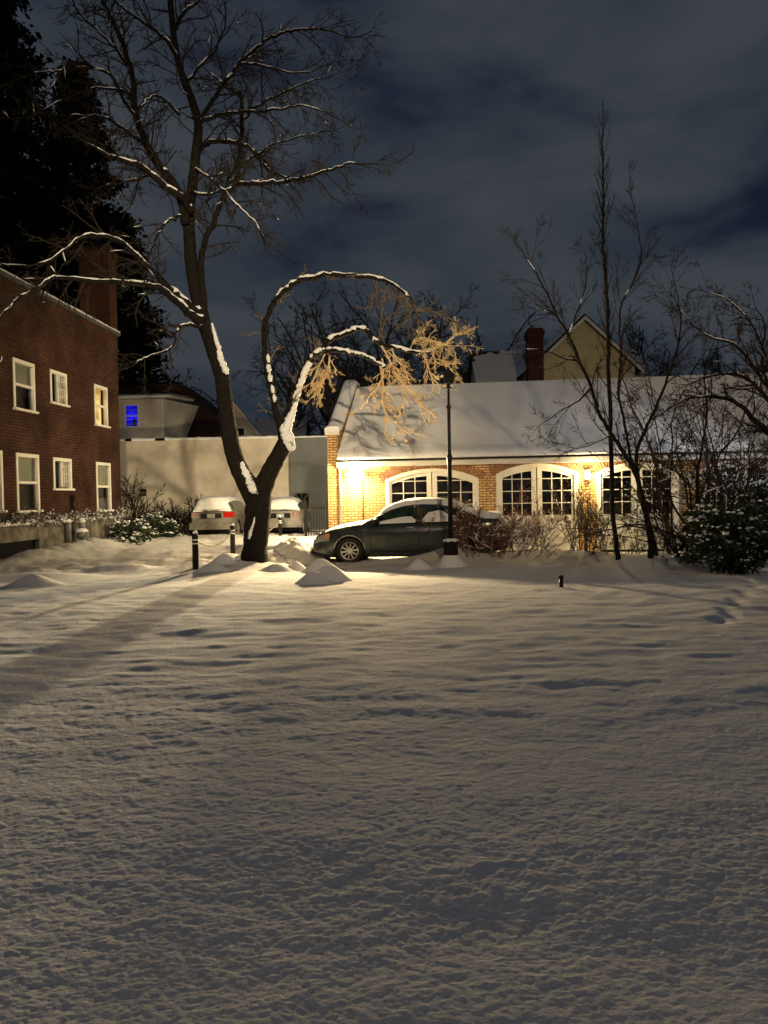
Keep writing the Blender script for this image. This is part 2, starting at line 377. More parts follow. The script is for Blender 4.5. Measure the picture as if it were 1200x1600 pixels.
mb.quad((BX1,0,FZ),(BX1,9,FZ),(BX1,9,BH-.12),(BX1,0,BH-.12)); mb.quad((BX0,0,FZ),(BX0,0,BH-.12),(BX0,9,BH-.12),(BX0,9,FZ)); mb.quad((BX1,9,FZ),(BX0,9,FZ),(BX0,9,BH-.12),(BX1,9,BH-.12))
mb.quad((BX0,0,BH-.13),(BX1,0,BH-.13),(BX1,9,BH-.13),(BX0,9,BH-.13))
mb.build('wall', M['brick_red'], broot)
for w_ in wins: window(broot, *w_)
# foundation with basement windows
bh = []
for a, b, t, bt in ((-30,58,836,862),(168,186,825,846)):
    xa, zt = BF.on(a, t); xb, _ = BF.on(b, t); bh.append((xa, min(xb, -.05), .12, .55))
mb = MB(); wall_holes(mb, BX0, BX1+.05, -.2, FZ, bh, t=.3, y=-.06); mb.quad((BX0,-.06,FZ),(BX1+.05,-.06,FZ),(BX1+.05,.0,FZ),(BX0,.0,FZ)); mb.quad((BX1+.05,-.06,-.2),(BX1+.05,9,-.2),(BX1+.05,9,FZ),(BX1+.05,-.06,FZ))
mb.build('foundation', M['foundation'], broot)
for h in bh:
    m_ = MB(); m_.box(h[0], h[1], .06, .08, h[2], h[3]); bw = m_.build('basement_window', M['dark'], broot)
    m_ = MB(); m_.box(h[0]-.03, h[0]+.05, -.085, .03, h[2]-.02, h[3]+.04); m_.box(h[1]-.05, h[1]+.03, -.085, .03, h[2]-.02, h[3]+.04); m_.box(h[0]+.05, h[1]-.05, -.084, .03, h[3]-.02, h[3]+.04); m_.build('frame', M['foundation'], bw)
MB().box(BX0-.08, BX1+.08, -.10, .24, BH-.12, BH-.03).build('coping', M['grey_metal'], broot)
rr = random.Random(5); G = []
for i in range(90):
    x = BX0+(BX1-BX0)*i/89; t = .05+.035*rr.random(); G.append([(x,-.12,BH-.03),(x,-.11,BH-.03+t*.8),(x,.06,BH-.03+t),(x,.25,BH-.03+t*.7),(x,.9,BH-.13+.06),(x,8.9,BH-.13+.06)])
MB().grid(G).build('roof_snow', M['snow'], broot, True)
# ledge snow on the foundation
G = []
for i in range(120):
    x = BX0+(BX1-BX0)*i/119; t = .04+.05*rr.random(); G.append([(x,-.13,FZ-.04),(x,-.13,FZ+t*.5),(x,-.07,FZ+t),(x,.0,FZ+t*.9)])
MB().grid(G).build('ledge_snow', M['snow'], broot, True)
# pipe on wall
xp, zp = BF.on(111, 790)
m_ = MB(); m_.tube([(xp,-.08,zp-.25),(xp,-.08,zp+.28)], [.06,.06], 8); m_.tube([(xp,-.08,zp+.28),(xp,-.08,zp+.34)], [.075,.05], 8); m_.build('vent_pipe', M['dark_metal'], broot, True)
# chimney of the brick building
xc0, _ = BF.on(125, 490, 2.5); xc1, zc = BF.on(172, 385, 2.5)
p0 = at(124, 386, 29.5); p1 = at(172, 386, 29.5); pz = p0.z
c_l = BF.o; 
def loc2(p): v = p-BF.o; return v.dot(BF.x), v.dot(BF.y)
a_, b_ = loc2(p0); c_, d_ = loc2(p1)
m_ = MB(); w_ = (p1.x-p0.x); m_.box(a_-.1, a_+w_*.5, min(b_,d_), max(b_,d_), BH-.3, pz-.35)
m_.box(a_-.16, a_+w_*.5+.06, min(b_,d_)-.06, max(b_,d_)+.06, pz-.35, pz-.12); m_.box(a_-.1, a_+w_*.5, min(b_,d_), max(b_,d_), pz-.12, pz)
ch = m_.build('chimney', M['brick_chim'], broot)
G = [[(a_-.1+(w_*.5+.1)*i/6, min(b_,d_)+(max(b_,d_)-min(b_,d_))*j/6, pz+.09*math.sin(math.pi*(i+.4)/6.8)*math.sin(math.pi*(j+.4)/6.8)) for i in range(7)] for j in range(7)]
MB().grid(G).build('snow_cap', M['snow'], ch, True)

# ------------------------------------------------------------------ tan brick garage with arched doors, right
GL = 17.0; GE = 2.52; GR = 4.86; GD = 3.3; OV = .28
groot = tag(empty('garage', GF.o, GF.rz), 'long tan brick garage with arched double doors under a snow covered roof', 'garage')
doors = []
for a, b, t, s in ((602,748,732,750),(775,903,724,741),(932,1060,722,738),(1094,1226,718,734)):
    xa, zs = GF.on(a, s); xb, _ = GF.on(b, s); _, zt = GF.on((a+b)/2, t); doors.append((xa, xb, zs, zt))
mb = MB(); wall_holes(mb, .30, GL, -.1, GE, [(d[0], d[1], -.2, d[3]+.001) for d in doors], t=.22)
def arc(d, x):
    xa, xb, zs, zt = d; hw = (xb-xa)/2; r_ = (hw*hw+(zt-zs)**2)/(2*(zt-zs)); cx = (xa+xb)/2; return zt-r_+math.sqrt(max(0, r_*r_-(x-cx)**2))
for d in doors:
    n = 20
    for i in range(n):
        x0 = d[0]+(d[1]-d[0])*i/n; x1 = d[0]+(d[1]-d[0])*(i+1)/n
        mb.quad((x0,0,arc(d,x0)),(x1,0,arc(d,x1)),(x1,0,d[3]+.001),(x0,0,d[3]+.001)); mb.quad((x0,0,arc(d,x0)),(x0,.22,arc(d,x0)),(x1,.22,arc(d,x1)),(x1,0,arc(d,x1)))
# gable ends & back
for x in (0.005, GL):
    mb.poly([(x,0,-.1),(x,0,GE),(x,GD,GR-.1),(x,2*GD,GE),(x,2*GD,-.1)])
mb.quad((0,2*GD,-.1),(GL,2*GD,-.1),(GL,2*GD,GE),(0,2*GD,GE))
mb.build('wall', M['brick_tan'], groot)
# soldier-course arches
for d in doors:
    m_ = MB(); hw = (d[1]-d[0])/2; sag = d[3]-d[2]; r_ = (hw*hw+sag*sag)/(2*sag); cx = (d[0]+d[1])/2; cz = d[3]-r_; am = math.asin(hw/r_)*1.09
    nb = int(2*am*(r_+.1)/.075)
    for i in range(nb):
        a0 = -am+2*am*(i+.12)/nb; a1 = -am+2*am*(i+.88)/nb
        q = [(cx+math.sin(a)*rr_, cz+math.cos(a)*rr_) for a, rr_ in ((a0, r_+.01), (a1, r_+.01), (a1, r_+.23), (a0, r_+.23))]
        if max(z for _, z in q) > GE-.005: q = [(x, min(z, GE-.005)) for x, z in q]
        m_.prism([(x, -.028, z) for x, z in q][::-1], (0, .03, 0))
    m_.build('arch', M['brick_arch'] if 'brick_arch' in M else M.setdefault('brick_arch', mat('arch_brick', (.17,.085,.05), .85, noise=9, col2=(.30,.16,.09))), groot)
def door_part(d):
    n = 16; cx = (d[0]+d[1])/2; fw = .10
    m_ = MB()      # outer frame following the arch
    for i in range(n):
        x0 = d[0]+(d[1]-d[0])*i/n; x1 = d[0]+(d[1]-d[0])*(i+1)/n
        m_.prism([(x0,-.03,arc(d,x0)),(x1,-.03,arc(d,x1)),(x1,-.03,arc(d,x1)-fw),(x0,-.03,arc(d,x0)-fw)], (0,.14,0))
    m_.box(d[0], d[0]+fw, -.031, .12, -.05, arc(d,d[0]+.01)-.02); m_.box(d[1]-fw, d[1], -.031, .12, -.05, arc(d,d[1]-.01)-.02)
    fr = m_.build('door_frame', M['white'], groot)
    winz0 = .98
    for sgn in (0, 1):
        xa = d[0]+fw if sgn == 0 else cx+.012; xb = cx-.012 if sgn == 0 else d[1]-fw
        st = .13; ax, bx = xa+st, xb-st
        if sgn == 0: ax = xa+.07
        else: bx = xb-.07
        lf = MB(); nn = 8
        # stiles and bottom half panel
        lf.box(xa, xb, .04, .085, .02, winz0)
        lf.box(xa, ax, .03, .085, winz0, min(arc(d,xa), arc(d,ax))-fw+.03); lf.box(bx, xb, .03, .085, winz0, min(arc(d,xb-.001), arc(d,bx))-fw+.03)
        for i in range(nn):
            x0 = xa+(xb-xa)*i/nn; x1 = xa+(xb-xa)*(i+1)/nn
            lf.prism([(x0,.032,arc(d,x0)-fw+.02),(x1,.032,arc(d,x1)-fw+.02),(x1,.032,arc(d,x1)-fw-.10),(x0,.032,arc(d,x0)-fw-.10)], (0,.05,0))
        # rails and X brace on the lower panel
        lf.box(xa, xb, .015, .042, winz0-.10, winz0-.0); lf.box(xa, xb, .015, .042, .03, .17)
        lf.box(xa, xa+.1, .016, .042, .17, winz0-.10); lf.box(xb-.1, xb, .016, .042, .17, winz0-.10)
        lf.bar((xa+.1,.03,.17),(xb-.1,.03,winz0-.1),.025,.07); lf.bar((xb-.1,.034,.17),(xa+.1,.034,winz0-.1),.025,.07)
        leaf = lf.build('door_leaf', M['white'], groot)
        mu = MB()
        for k in (1, 2): xx = ax+(bx-ax)*k/3; mu.box(xx-.012, xx+.012, .04, .07, winz0, arc(d,xx)-fw-.09)
        for k in (1, 2, 3): zz = winz0+.33*k; mu.box(ax, bx, .042, .068, zz-.011, zz+.011)
        mu.build('glazing_bars', M['white'], leaf)
        MB().quad((ax-.02,.056,winz0-.02),(bx+.02,.056,winz0-.02),(bx+.02,.056,d[3]-fw),(ax-.02,.056,d[3]-fw)).build('pane', M['glass'], leaf)
        MB().box(ax-.05, bx+.05, .5, .52, .3, d[3]).build('interior', M['interior'], leaf)
        hx = xb-.06 if sgn == 0 else xa+.06
        MB().box(hx-.012, hx+.012, -.01, .03, winz0-.02, winz0+.12).build('handle', M['dark_metal'], leaf)
for d in doors: door_part(d)
# roof structure, fascia, gutter
m_ = MB()
def roofsec(x, off):   # outline over the ridge
    return [(x,-OV,GE-.02+off),(x,GD,GR+off),(x,2*GD+OV,GE-.02+off)]
a0 = roofsec(.32, .0); b0 = roofsec(GL+.2, .0); a1 = roofsec(.32, .08); b1 = roofsec(GL+.2, .08)
for i in (0, 1):
    m_.quad(a1[i], b1[i], b1[i+1], a1[i+1]); m_.quad(a0[i], a0[i+1], b0[i+1], b0[i])
m_.quad(a0[0], b0[0], b1[0], a1[0]); m_.quad(a0[2], a1[2], b1[2], b0[2]); m_.build('roof', M['shingle'], groot)
MB().box(.31, GL+.2, -OV-.03, -OV-.004, GE-.13, GE+.03).build('fascia', M['white'], groot)
MB().box(.31, GL+.2, -OV, -.01, GE-.13, GE-.10).build('soffit', M['white'], groot)
MB().box(.33, GL+.2, -OV-.11, -OV-.034, GE+.005, GE+.055).build('gutter', M['dark_metal'], groot)
# snow on the roof: thick slab with a soft rounded, uneven lip
G = []; NX = 260
X_ = np.linspace(.33, GL+.15, NX); rs = np.random.RandomState(4); lip = .10+.05*NZ[1](X_/.7, X_*0)+.03*NZ[2](X_/.2, X_*0)
for j in range(44):
    t = j/43.0; row = []
    for i in range(NX):
        y = -OV-.07+(GD+OV+.07)*t; z = GE+.06+(GR+.08-GE-.04)*t
        th = .13+.015*float(NZ[3](np.array([X_[i]/1.7]), np.array([y/1.1]))[0])+.008*float(NZ[4](np.array([X_[i]/.35]), np.array([y/.3]))[0])
        e_ = min(1, t/.05); th *= math.sqrt(max(0, 1-(1-e_)**2))*.9+.1
        if t < .08: y -= lip[i]*.5*(1-t/.08)
        row.append((X_[i], y, z+th+.0))
    G.append(row)
G.insert(0, [(x, -OV-.06, GE+.058) for x in X_])
MB().grid(G).build('roof_snow', M['snow_smooth'], groot, True)
G = [[(x, GD, GR+.2), (x, 2*GD+OV, GE+.2)][::1] for x in (.33, GL+.15)]; MB().grid(G).build('rear_roof_snow', M['snow_smooth'], groot)
# end parapet (raised gable) with pilaster
pm = MB(); pts = [(0,-.06,-.1),(0,-.06,3.42),(0,.30,3.50),(0,GD-.2,5.17),(0,GD+.25,5.17),(0,2*GD-.3,3.5),(0,2*GD+.06,3.42),(0,2*GD+.06,-.1)]
pm.prism(pts, (.30,0,0)); par = pm.build('gable_parapet', M['brick_tan'], groot)
sm = MB(); top = [(-.10,3.42),(.30,3.50),(GD-.2,5.17),(GD+.25,5.17),(2*GD-.3,3.5),(2*GD+.1,3.42)]
G = []
tt = []
for (y0, z0), (y1, z1) in zip(top, top[1:]):
    k = max(2, int(abs(y1-y0)/.25)); tt += [(y0+(y1-y0)*i/k, z0+(z1-z0)*i/k) for i in range(k)]
tt.append(top[-1])
for y, z in tt:
    h_ = .13+.02*math.sin(y*5); G.append([(-.06,y,z-.02),(-.055,y,z+h_*.6),(.03,y,z+h_),(.27,y,z+h_),(.355,y,z+h_*.6),(.36,y,z-.02)])
sm.grid(G); k = len(tt)-1; sm.poly([G[0][i] for i in range(6)]); sm.build('parapet_snow', M['snow'], par, True)
MB().box(-.05, .35, -.12, .05, 3.30, 3.40).build('parapet_stone', M['white'], par)
# downpipe
xd, _ = GF.on(533, 780); m_ = MB(); m_.tube([(xd,-.10,0.0),(xd,-.10,GE-.2),(xd,-.26,GE-.06)], [.04,.04,.04], 8); m_.build('downpipe', M['white'], groot, True)
# conduit
xc, z0 = GF.on(567, 760); m_ = MB(); m_.tube([(xc,-.02,.9),(xc,-.02,2.0),(xc-.1,-.02,2.05)], [.012]*3, 6); m_.build('conduit', M['brick_chim'], groot)

# floodlight pair on the garage wall
xf, zf = GF.on(555, 741, -.2)
fl = tag(empty('floodlight', GF.w(xf, 0, zf), GF.rz), 'glowing twin headed floodlight on the tan brick wall beside the white downpipe', 'floodlight')
MB().box(-.07, .07, -.05, -.001, -.04, .10).build('mount', M['grey_metal'], fl)
for sx in (-1, 1):
    cx = .17*sx; c0 = Vector((cx, -.26, .0)); dr = Vector((sx*.55, -1, -.25)).normalized()
    m_ = MB(); m_.tube([c0-dr*.14, c0-dr*.05, c0], [.035, .06, .075], 12); m_.bar((0,-.05,.03), tuple(c0-dr*.12), .03, .03)
    hd_ = m_.build('lamp_head', M['white'], fl, True)
    b = MB(); b.lathe([(.001,-.05),(.07,-.03),(.095,0),(.07,.03),(.001,.05)], 14, (cx+dr.x*.03, -.26+dr.y*.03, dr.z*.03)); b.build('bulb', M['bulb'], hd_, True)
fw_ = GF.w(xf, -.42, zf+.0)
light('floodlight_left_beam', 'SPOT', GF.w(xf-.2, -.40, zf), P_FLOOD*.4, WARM, .06, target=(-5.5, 12.0, .5), cone=150, blend=.9)
light('floodlight_right_beam', 'SPOT', GF.w(xf+.2, -.40, zf), P_FLOOD, WARM, .06, target=(2.2, 9.0, .8), cone=150, blend=.9)
light('floodlight_spill', 'POINT', GF.w(xf, -.45, zf), P_GLOW, (1.0,.76,.38), .10)

# added, unseen wall pack on the garage's left flank, out of sight behind the pilaster; it lights the parking bay
sp_ = tag(empty('added_side_light', GF.w(0, 5.2, 2.75), GF.rz), 'added unseen wall light on the left flank of the garage hidden behind its pilaster', 'wall lamp')
MB().box(-.10,-.001,-.12,.12,-.08,.10).build('housing', M['dark_metal'], sp_); MB().box(-.13,-.10,-.1,.1,-.07,.08).build('bulb', M['bulb'], sp_)
light('added_side_light_beam', 'SPOT', GF.w(-.22, 5.2, 2.75), P_SIDE, (1.0, .78, .44), .09, target=(-9.5, 32, .9), cone=165, blend=.5)

# carriage lantern between doors
xl, zl = GF.on(918, 742, -.15)
ln = tag(empty('wall_lantern', GF.w(xl, 0, zl), GF.rz), 'single glowing wall lantern on the brick pier between two arched doors', 'wall lamp')
MB().box(-.05,.05,-.03,-.001,-.10,.16).build('mount', M['dark_metal'], ln)
m_ = MB(); m_.lathe([(.10,.14),(.02,.20),(.012,.24)], 6, (0,-.16,0)); m_.lathe([(.055,-.15),(.075,-.13),(.075,-.12)], 6, (0,-.16,0)); m_.bar((0,-.02,.12),(0,-.16,.22),.02,.02); 
for k in range(6):
    a = math.pi*k/3; m_.bar((.07*math.cos(a), -.16+.07*math.sin(a), -.12), (.095*math.cos(a), -.16+.095*math.sin(a), .14), .01, .01)
m_.build('cage', M['dark_metal'], ln)
b = MB(); b.lathe([(.001,-.15),(.06,-.11),(.078,0),(.06,.09),(.001,.13)], 12, (0,-.16,0)); b.build('bulb', M['bulb'], ln, True)
light('wall_lantern_light', 'POINT', GF.w(xl, -.36, zl+.02), P_LAN, (1.0,.74,.34), .10)

# added cool post lamp, unseen, outside the frame on the right; it lights the right hand shrubs
l2 = tag(empty('added_post_lamp', (11.2, 12.5, 0)), 'added unseen cool white post lamp standing beyond the right edge of the lawn', 'lamp post')
MB().lathe([(.05,-.1),(.04,2.9),(.001,2.9)], 12).build('pole', M['dark_metal'], l2, True); MB().lathe([(.16,3.2),(.05,3.34),(.001,3.36)], 12).build('cap', M['dark_metal'], l2, True); MB().lathe([(.06,2.9),(.10,3.0),(.12,3.19),(.001,3.2)], 12).build('globe', M['bulb_w'], l2, True)
light('added_post_lamp_light', 'SPOT', (11.0, 12.8, 3.42), P_RIGHT, (.86,.92,1.0), .15, target=(6.8, 19.5, 1.7), cone=50, blend=.7)

# ------------------------------------------------------------------ cream and grey low building at the back
croot = tag(empty('low_building', CF.o, CF.rz), 'low cream rendered building with a flat snowy roof behind the parked cars', 'building')
x0, zt0 = CF.on(150, 690); x1, ztc = CF.on(453, 684)
CZ = ztc
xv0, zv1 = CF.on(216, 764); xv1, zv0 = CF.on(229, 775)
mb = MB(); wall_holes(mb, x0-6, x1, -.1, CZ, [(xv0, xv1, zv0, zv1)], t=.2); mb.quad((x1,0,-.1),(x1,9,-.1),(x1,9,CZ),(x1,0,CZ)); mb.quad((x0-6,0,CZ-.01),(x1,0,CZ-.01),(x1,9,CZ-.01),(x0-6,9,CZ-.01))
# siding lines
for i in range(13): z = .3+i*.32; mb.box(x0-6, x1-.01, -.016, -.002, z, z+.022)
mb.build('wall', M['cream'], croot); MB().box(xv0, xv1, .15, .18, zv0, zv1).build('vent', M['dark'], croot)
G = []
for i in range(80):
    x = x0-6+(x1-x0+6)*i/79; t = .10+.04*rr.random(); G.append([(x,-.05,CZ-.02),(x,-.06,CZ+t*.6),(x,.06,CZ+t),(x,2,CZ+t+.02),(x,8.9,CZ+t)])
MB().grid(G).build('roof_snow', M['snow'], croot, True)
m_ = MB()
for a, b in ((196,206),(243,258)):
    xa, za = CF.on(a, 688); xb, _ = CF.on(b, 688); m_.box(xa, xb, -.07, .01, CZ-.02, CZ+.10)
m_.build('roof_drain', M['dark'], croot)
c2 = tag(empty('grey_building', CF.w(x1, -.3, 0), CF.rz), 'grey rendered building with a small cross barred window beside the tan garage', 'building')
GRF = Frame(CF.w(x1, -.3, 0).x, CF.w(x1, -.3, 0).y, CF.rz)
wx0, wz1 = GRF.on(460, 771); wx1, wz0 = GRF.on(483, 797)
mb = MB(); wall_holes(mb, .0, 9, -.1, CZ-.02, [(wx0, wx1, wz0, wz1)], t=.2); mb.quad((0,0,-.1),(0,0,CZ-.02),(0,8,CZ-.02),(0,8,-.1)); mb.quad((0,0,CZ-.03),(9,0,CZ-.03),(9,8,CZ-.03),(0,8,CZ-.03)); mb.build('wall', M['grey_wall'], c2)
m_ = MB(); m_.box(wx0-.1, wx0, -.03, .05, wz0-.1, wz1+.1); m_.box(wx1, wx1+.1, -.03, .05, wz0-.1, wz1+.1); m_.box(wx0, wx1, -.03, .05, wz1, wz1+.1); m_.box(wx0, wx1, -.03, .05, wz0-.1, wz0)
m_.bar((wx0,.02,wz0),(wx1,.02,wz1),.03,.03); m_.bar((wx1,.024,wz0),(wx0,.024,wz1),.03,.03); m_.box((wx0+wx1)/2-.015,(wx0+wx1)/2+.015,.01,.04,wz0,wz1)
wn = m_.build('window', M['grey_metal'], c2); MB().box(wx0,wx1,.1,.12,wz0,wz1).build('pane', M['dark'], wn)
G = []
for i in range(30):
    x = 9*i/29; t = .07+.04*rr.random(); G.append([(x,-.05,CZ-.03),(x,-.05,CZ+t*.6-.03),(x,.08,CZ+t-.03),(x,7.9,CZ+t-.03)])
MB().grid(G).build('roof_snow', M['snow'], c2, True)
# assumed wall lamp on grey building, hidden from here by the garage's corner; it throws the long shadow of the big tree
bl = Vector((-2.0, GRF.o.y-.35, 3.55)); yb = GRF.w((bl.x-GRF.o.x), 0, 3.5)
wl = tag(empty('assumed_yard_light', (bl.x, yb.y, bl.z)), 'assumed unseen yard light high on the grey wall hidden behind the garage corner', 'wall lamp')
MB().box(-.1,.1,-.2,-.001,-.06,.10).build('housing', M['dark_metal'], wl); MB().box(-.085,.085,-.24,-.20,-.05,.08).build('bulb', M['bulb'], wl)
light('assumed_yard_light_beam', 'SPOT', (bl.x, yb.y-.3, bl.z), P_BACK, (1.0,.80,.50), .15, target=(-5.2, 11, .1), cone=21, blend=1.0)

# ------------------------------------------------------------------ houses farther back
def gable_house(name, label, cpos, rz, w, d, eave, ridge, wallm, over=.35, win=None, snow=True, roofm='shingle', below=True):
    r_ = tag(empty(name, cpos, rz), label, 'house')   # local: gable front on y=0, x -w/2..w/2, ridge along +y
    mb = MB(); h = w/2; mb.poly([(-h,0,-.1),(h,0,-.1),(h,0,eave),(0,0,ridge),(-h,0,eave)]); mb.poly([(-h,d,-.1),(-h,d,eave),(0,d,ridge),(h,d,eave),(h,d,-.1)])
    mb.quad((-h,0,-.1),(-h,0,eave),(-h,d,eave),(-h,d,-.1)); mb.quad((h,0,-.1),(h,d,-.1),(h,d,eave),(h,0,eave)); 
    z = .3
    while z < ridge-.1:
        xx = h if z < eave else h*(ridge-z)/(ridge-eave)
        mb.box(-xx+.01, xx-.01, -.012, -.002, z, z+.02); z += .16
    mb.build('wall', wallm, r_)
    sl = (ridge-eave)/h; m_ = MB(); ex = h+over; ez = ridge-sl*ex
    for s in (-1, 1):
        m_.prism([(0,-over,ridge+.02),(s*ex,-over,ez+.02),(s*ex,-over,ez+.14),(0,-over,ridge+.16)], (0,d+2*over,0))
    rf = m_.build('roof', M[roofm], r_)
    m_ = MB()
    for s in (-1, 1):
        m_.prism([(0,-over-.03,ridge-.10),(s*ex,-over-.03,ez-.10),(s*ex,-over-.03,ez+.12),(0,-over-.03,ridge+.12)], (0,.026,0))
        m_.box(min(s*h,s*(h-.14)), max(s*h,s*(h-.14)), -.03, -.013, -.1, eave-.02)
    m_.build('trim', M['white'], r_)
    if snow:
        for s in (-1, 1):
            G = [[(s*ex*t*.985, -over+.05+(d+2*over-.1)*j/24, ridge+.17-(ridge-ez)*t*.985+.07*min(1, 5*(1.02-t))+.02*rr.random()) for t in np.linspace(0.0, 1, 12)] for j in range(25)]
            MB().grid(G).build('snow', M['snow'], rf, True)
    for wi in (win or []):
        x0, x1, z0, z1, bk = wi
        m_ = MB(); m_.box(x0-.1, x0, -.05, -.013, z0-.1, z1+.1); m_.box(x1, x1+.1, -.05, -.013, z0-.1, z1+.1); m_.box(x0, x1, -.05, -.013, z1, z1+.14); m_.box(x0, x1, -.06, -.013, z0-.1, z0); m_.box(x0, x1, -.045, -.013, (z0+z1)/2-.02, (z0+z1)/2+.02)
        wn = m_.build('window', M['white'], r_); MB().box(x0, x1, -.02, -.014, z0, z1).build('pane', M[bk], wn)
    return r_
# yellow gable
Yh = 40
pk = at(914, 499, Yh); pl = at(822, 589, Yh); pr = at(1003, 577, Yh)
cxh = (pl.x+pr.x)/2; wy = (pr.x-pl.x)-.7
slope = (pk.z-(pl.z+pr.z)/2)/((pr.x-pl.x)/2)
ev = pk.z-slope*wy/2
wa = at(867, 596, Yh); wb = at(888, 640, Yh)
yh = gable_house('yellow_house', 'pale yellow clapboard house whose steep gable rises above the garage roof', (cxh, Yh, 0), R(2), wy, 10, ev, pk.z, M['yellow_siding'], win=[(wa.x-cxh, wb.x-cxh, wb.z, wa.z, 'blind'), (.9, 1.6, wb.z-1.6, wa.z-1.0, 'blind')])
# lower wing with the dark patched snowy roof (left), its chimney
def roof_facing(name, label, px0, px1, pyr, pye, Y, depth, patch, chim=None):
    a = at(px0, pye, Y); b = at(px1, pye, Y); rdg = at(px0, pyr, Y+depth); 
    r_ = tag(empty(name, (a.x, Y, 0), 0), label, 'house'); L = b.x-a.x; ze = a.z; zr = rdg.z; fl_ = min(ze-.2, ze)
    mb = MB(); mb.quad((0,.3,-.1),(L,.3,-.1),(L,.3,ze),(0,.3,ze)); mb.quad((0,2*depth-.3,-.1),(0,2*depth-.3,ze),(L,2*depth-.3,ze),(L,2*depth-.3,-.1))
    for x in (0, L): mb.poly([(x,.3,-.1),(x,.3,ze),(x,depth,zr-.05),(x,2*depth-.3,ze),(x,2*depth-.3,-.1)])
    mb.build('wall', M['yellow_siding'] if 'yellow' in label else M['cream'], r_)
    m_ = MB(); m_.quad((-.2,0,ze-.05),(L+.2,0,ze-.05),(L+.2,depth,zr),(-.2,depth,zr)); m_.quad((-.2,2*depth,ze-.05),(-.2,depth,zr),(L+.2,depth,zr),(L+.2,2*depth,ze-.05)); rf = m_.build('roof', M['shingle'], r_)
    MB().box(-.26, -.2, 0, .12, -.1, ze+.0).build('trim', M['white'], r_)
    m_ = MB(); nx, ny = 60, 40; sd = rr.random()*50
    P = {}
    xs_ = np.linspace(-.2, L+.2, nx+1); ts = np.linspace(0, 1, ny+1)
    XX, TT = np.meshgrid(xs_, ts); V = NZ[1](XX/1.1+sd, TT*4)+.6*NZ[2](XX/.35+sd, TT*11)+ (0 if patch < 0 else -patch*np.clip((TT-.80)/.2, 0, 1))
    for j in range(ny):
        for i in range(nx):
            if V[j, i] < (-.42 if patch >= 0 else -.28): continue
            q = [(xs_[i], depth*ts[j], ze-.05+(zr-ze+.05)*ts[j]+.05), (xs_[i+1], depth*ts[j], ze-.05+(zr-ze+.05)*ts[j]+.05), (xs_[i+1], depth*ts[j+1], ze-.05+(zr-ze+.05)*ts[j+1]+.05-.012), (xs_[i], depth*ts[j+1], ze-.05+(zr-ze+.05)*ts[j+1]+.05-.012)]
            m_.add(q, [(0,1,2,3)])
    m_.build('snow', M['snow'], rf)
    return r_
roof_facing('side_wing', 'snow patched roof of a yellow house wing left of the brick chimney', 752, 826, 549, 612, 41.5, 3.2, .9)
roof_facing('rear_wing', 'dark snow dusted roof behind the right side of the yellow gable', 985, 1009, 540, 584, 46, 3.0, .2)
def chimney(name, label, pxa, pxb, pyt, Y, snow=False):
    a = at(pxa, pyt, Y); b = at(pxb, pyt, Y); w = b.x-a.x; cx = (a.x+b.x)/2; z = a.z
    r_ = tag(empty(name, (cx, Y, 0), 0), label, 'chimney'); h = w/2
    m_ = MB(); m_.box(-h*.88,h*.88,-.4,.4,-.1,z-.45); m_.box(-h*.95,h*.95,-.44,.44,z-.45,z-.3); m_.box(-h,h,-.48,.48,z-.3,z-.12); m_.box(-h*.85,h*.85,-.38,.38,z-.12,z); m_.build('stack', M['brick_chim'], r_)
    m_ = MB(); m_.lathe([(.12,z),(.10,z+.22),(.08,z+.22),(.08,z)],10,(-.1,0,0),close=False); m_.build('flue', M['grey_metal'], r_)
    if snow:
        G = [[(-h+2*h*i/8, -.48+.96*j/8, z-.1+.32*(math.sin(math.pi*(i+.3)/8.6)*math.sin(math.pi*(j+.3)/8.6))**.6) for i in range(9)] for j in range(9)]; MB().grid(G).build('snow_cap', M['snow'], r_, True)
chimney('brick_chimney', 'red brick chimney standing left of the yellow gable', 821, 848, 515, 39)
chimney('brick_chimney', 'snow capped brick chimney at the right edge above the garage roof', 1186, 1222, 570, 36, True)

# house with blue window: pale dormer box on dark roof
Yd = 44
dl = at(188, 690, Yd); dr_ = at(257, 690, Yd); dt = at(200, 624, Yd)
hroot = tag(empty('dormer_house', (dl.x, Yd, 0), R(-2)), 'pale dormered house with a blue lit window and a dark steep roof', 'house')
Wd = dr_.x-dl.x; zt = dt.z; zb = dl.z-.3
ba = at(196, 634, Yd); bb = at(216, 666, Yd); bx0, bx1, bz0, bz1 = ba.x-dl.x, bb.x-dl.x, bb.z, ba.z
mb = MB(); wall_holes(mb, -3, Wd, zb, zt, [(bx0,bx1,bz0,bz1)], t=.15)
mb.poly([(Wd,0,zb),(Wd+.25,2.8,zb+.1),(Wd+.95,4.0,zt),(Wd,0,zt)])
for i in range(9): z = zb+.2+i*.27; mb.box(-3, Wd-.02, -.01, -.002, z, z+.014)
mb.build('wall', M['cream'], hroot)
m_ = MB(); m_.box(Wd-.1, Wd+.02, -.03, -.011, zb, zt); m_.box(bx0-.07, bx0, -.03, .05, bz0-.05, bz1+.07); m_.box(bx1, bx1+.07, -.03, .05, bz0-.05, bz1+.07); m_.box(bx0, bx1, -.03, .05, bz0-.05, bz0); m_.box(bx0, bx1, -.03, .05, bz1, bz1+.07); m_.box(bx0, bx1, .0, .04, (bz0+bz1)/2-.03, (bz0+bz1)/2+.03)
wn = m_.build('window', M['white'], hroot); MB().box(bx0, bx1, .10, .12, bz0, bz1).build('pane', M['blue_lit'], wn); MB().box(bx0+.35, bx1-.12, .07, .09, bz0, bz0+.42).build('box_on_sill', M['interior'], wn)
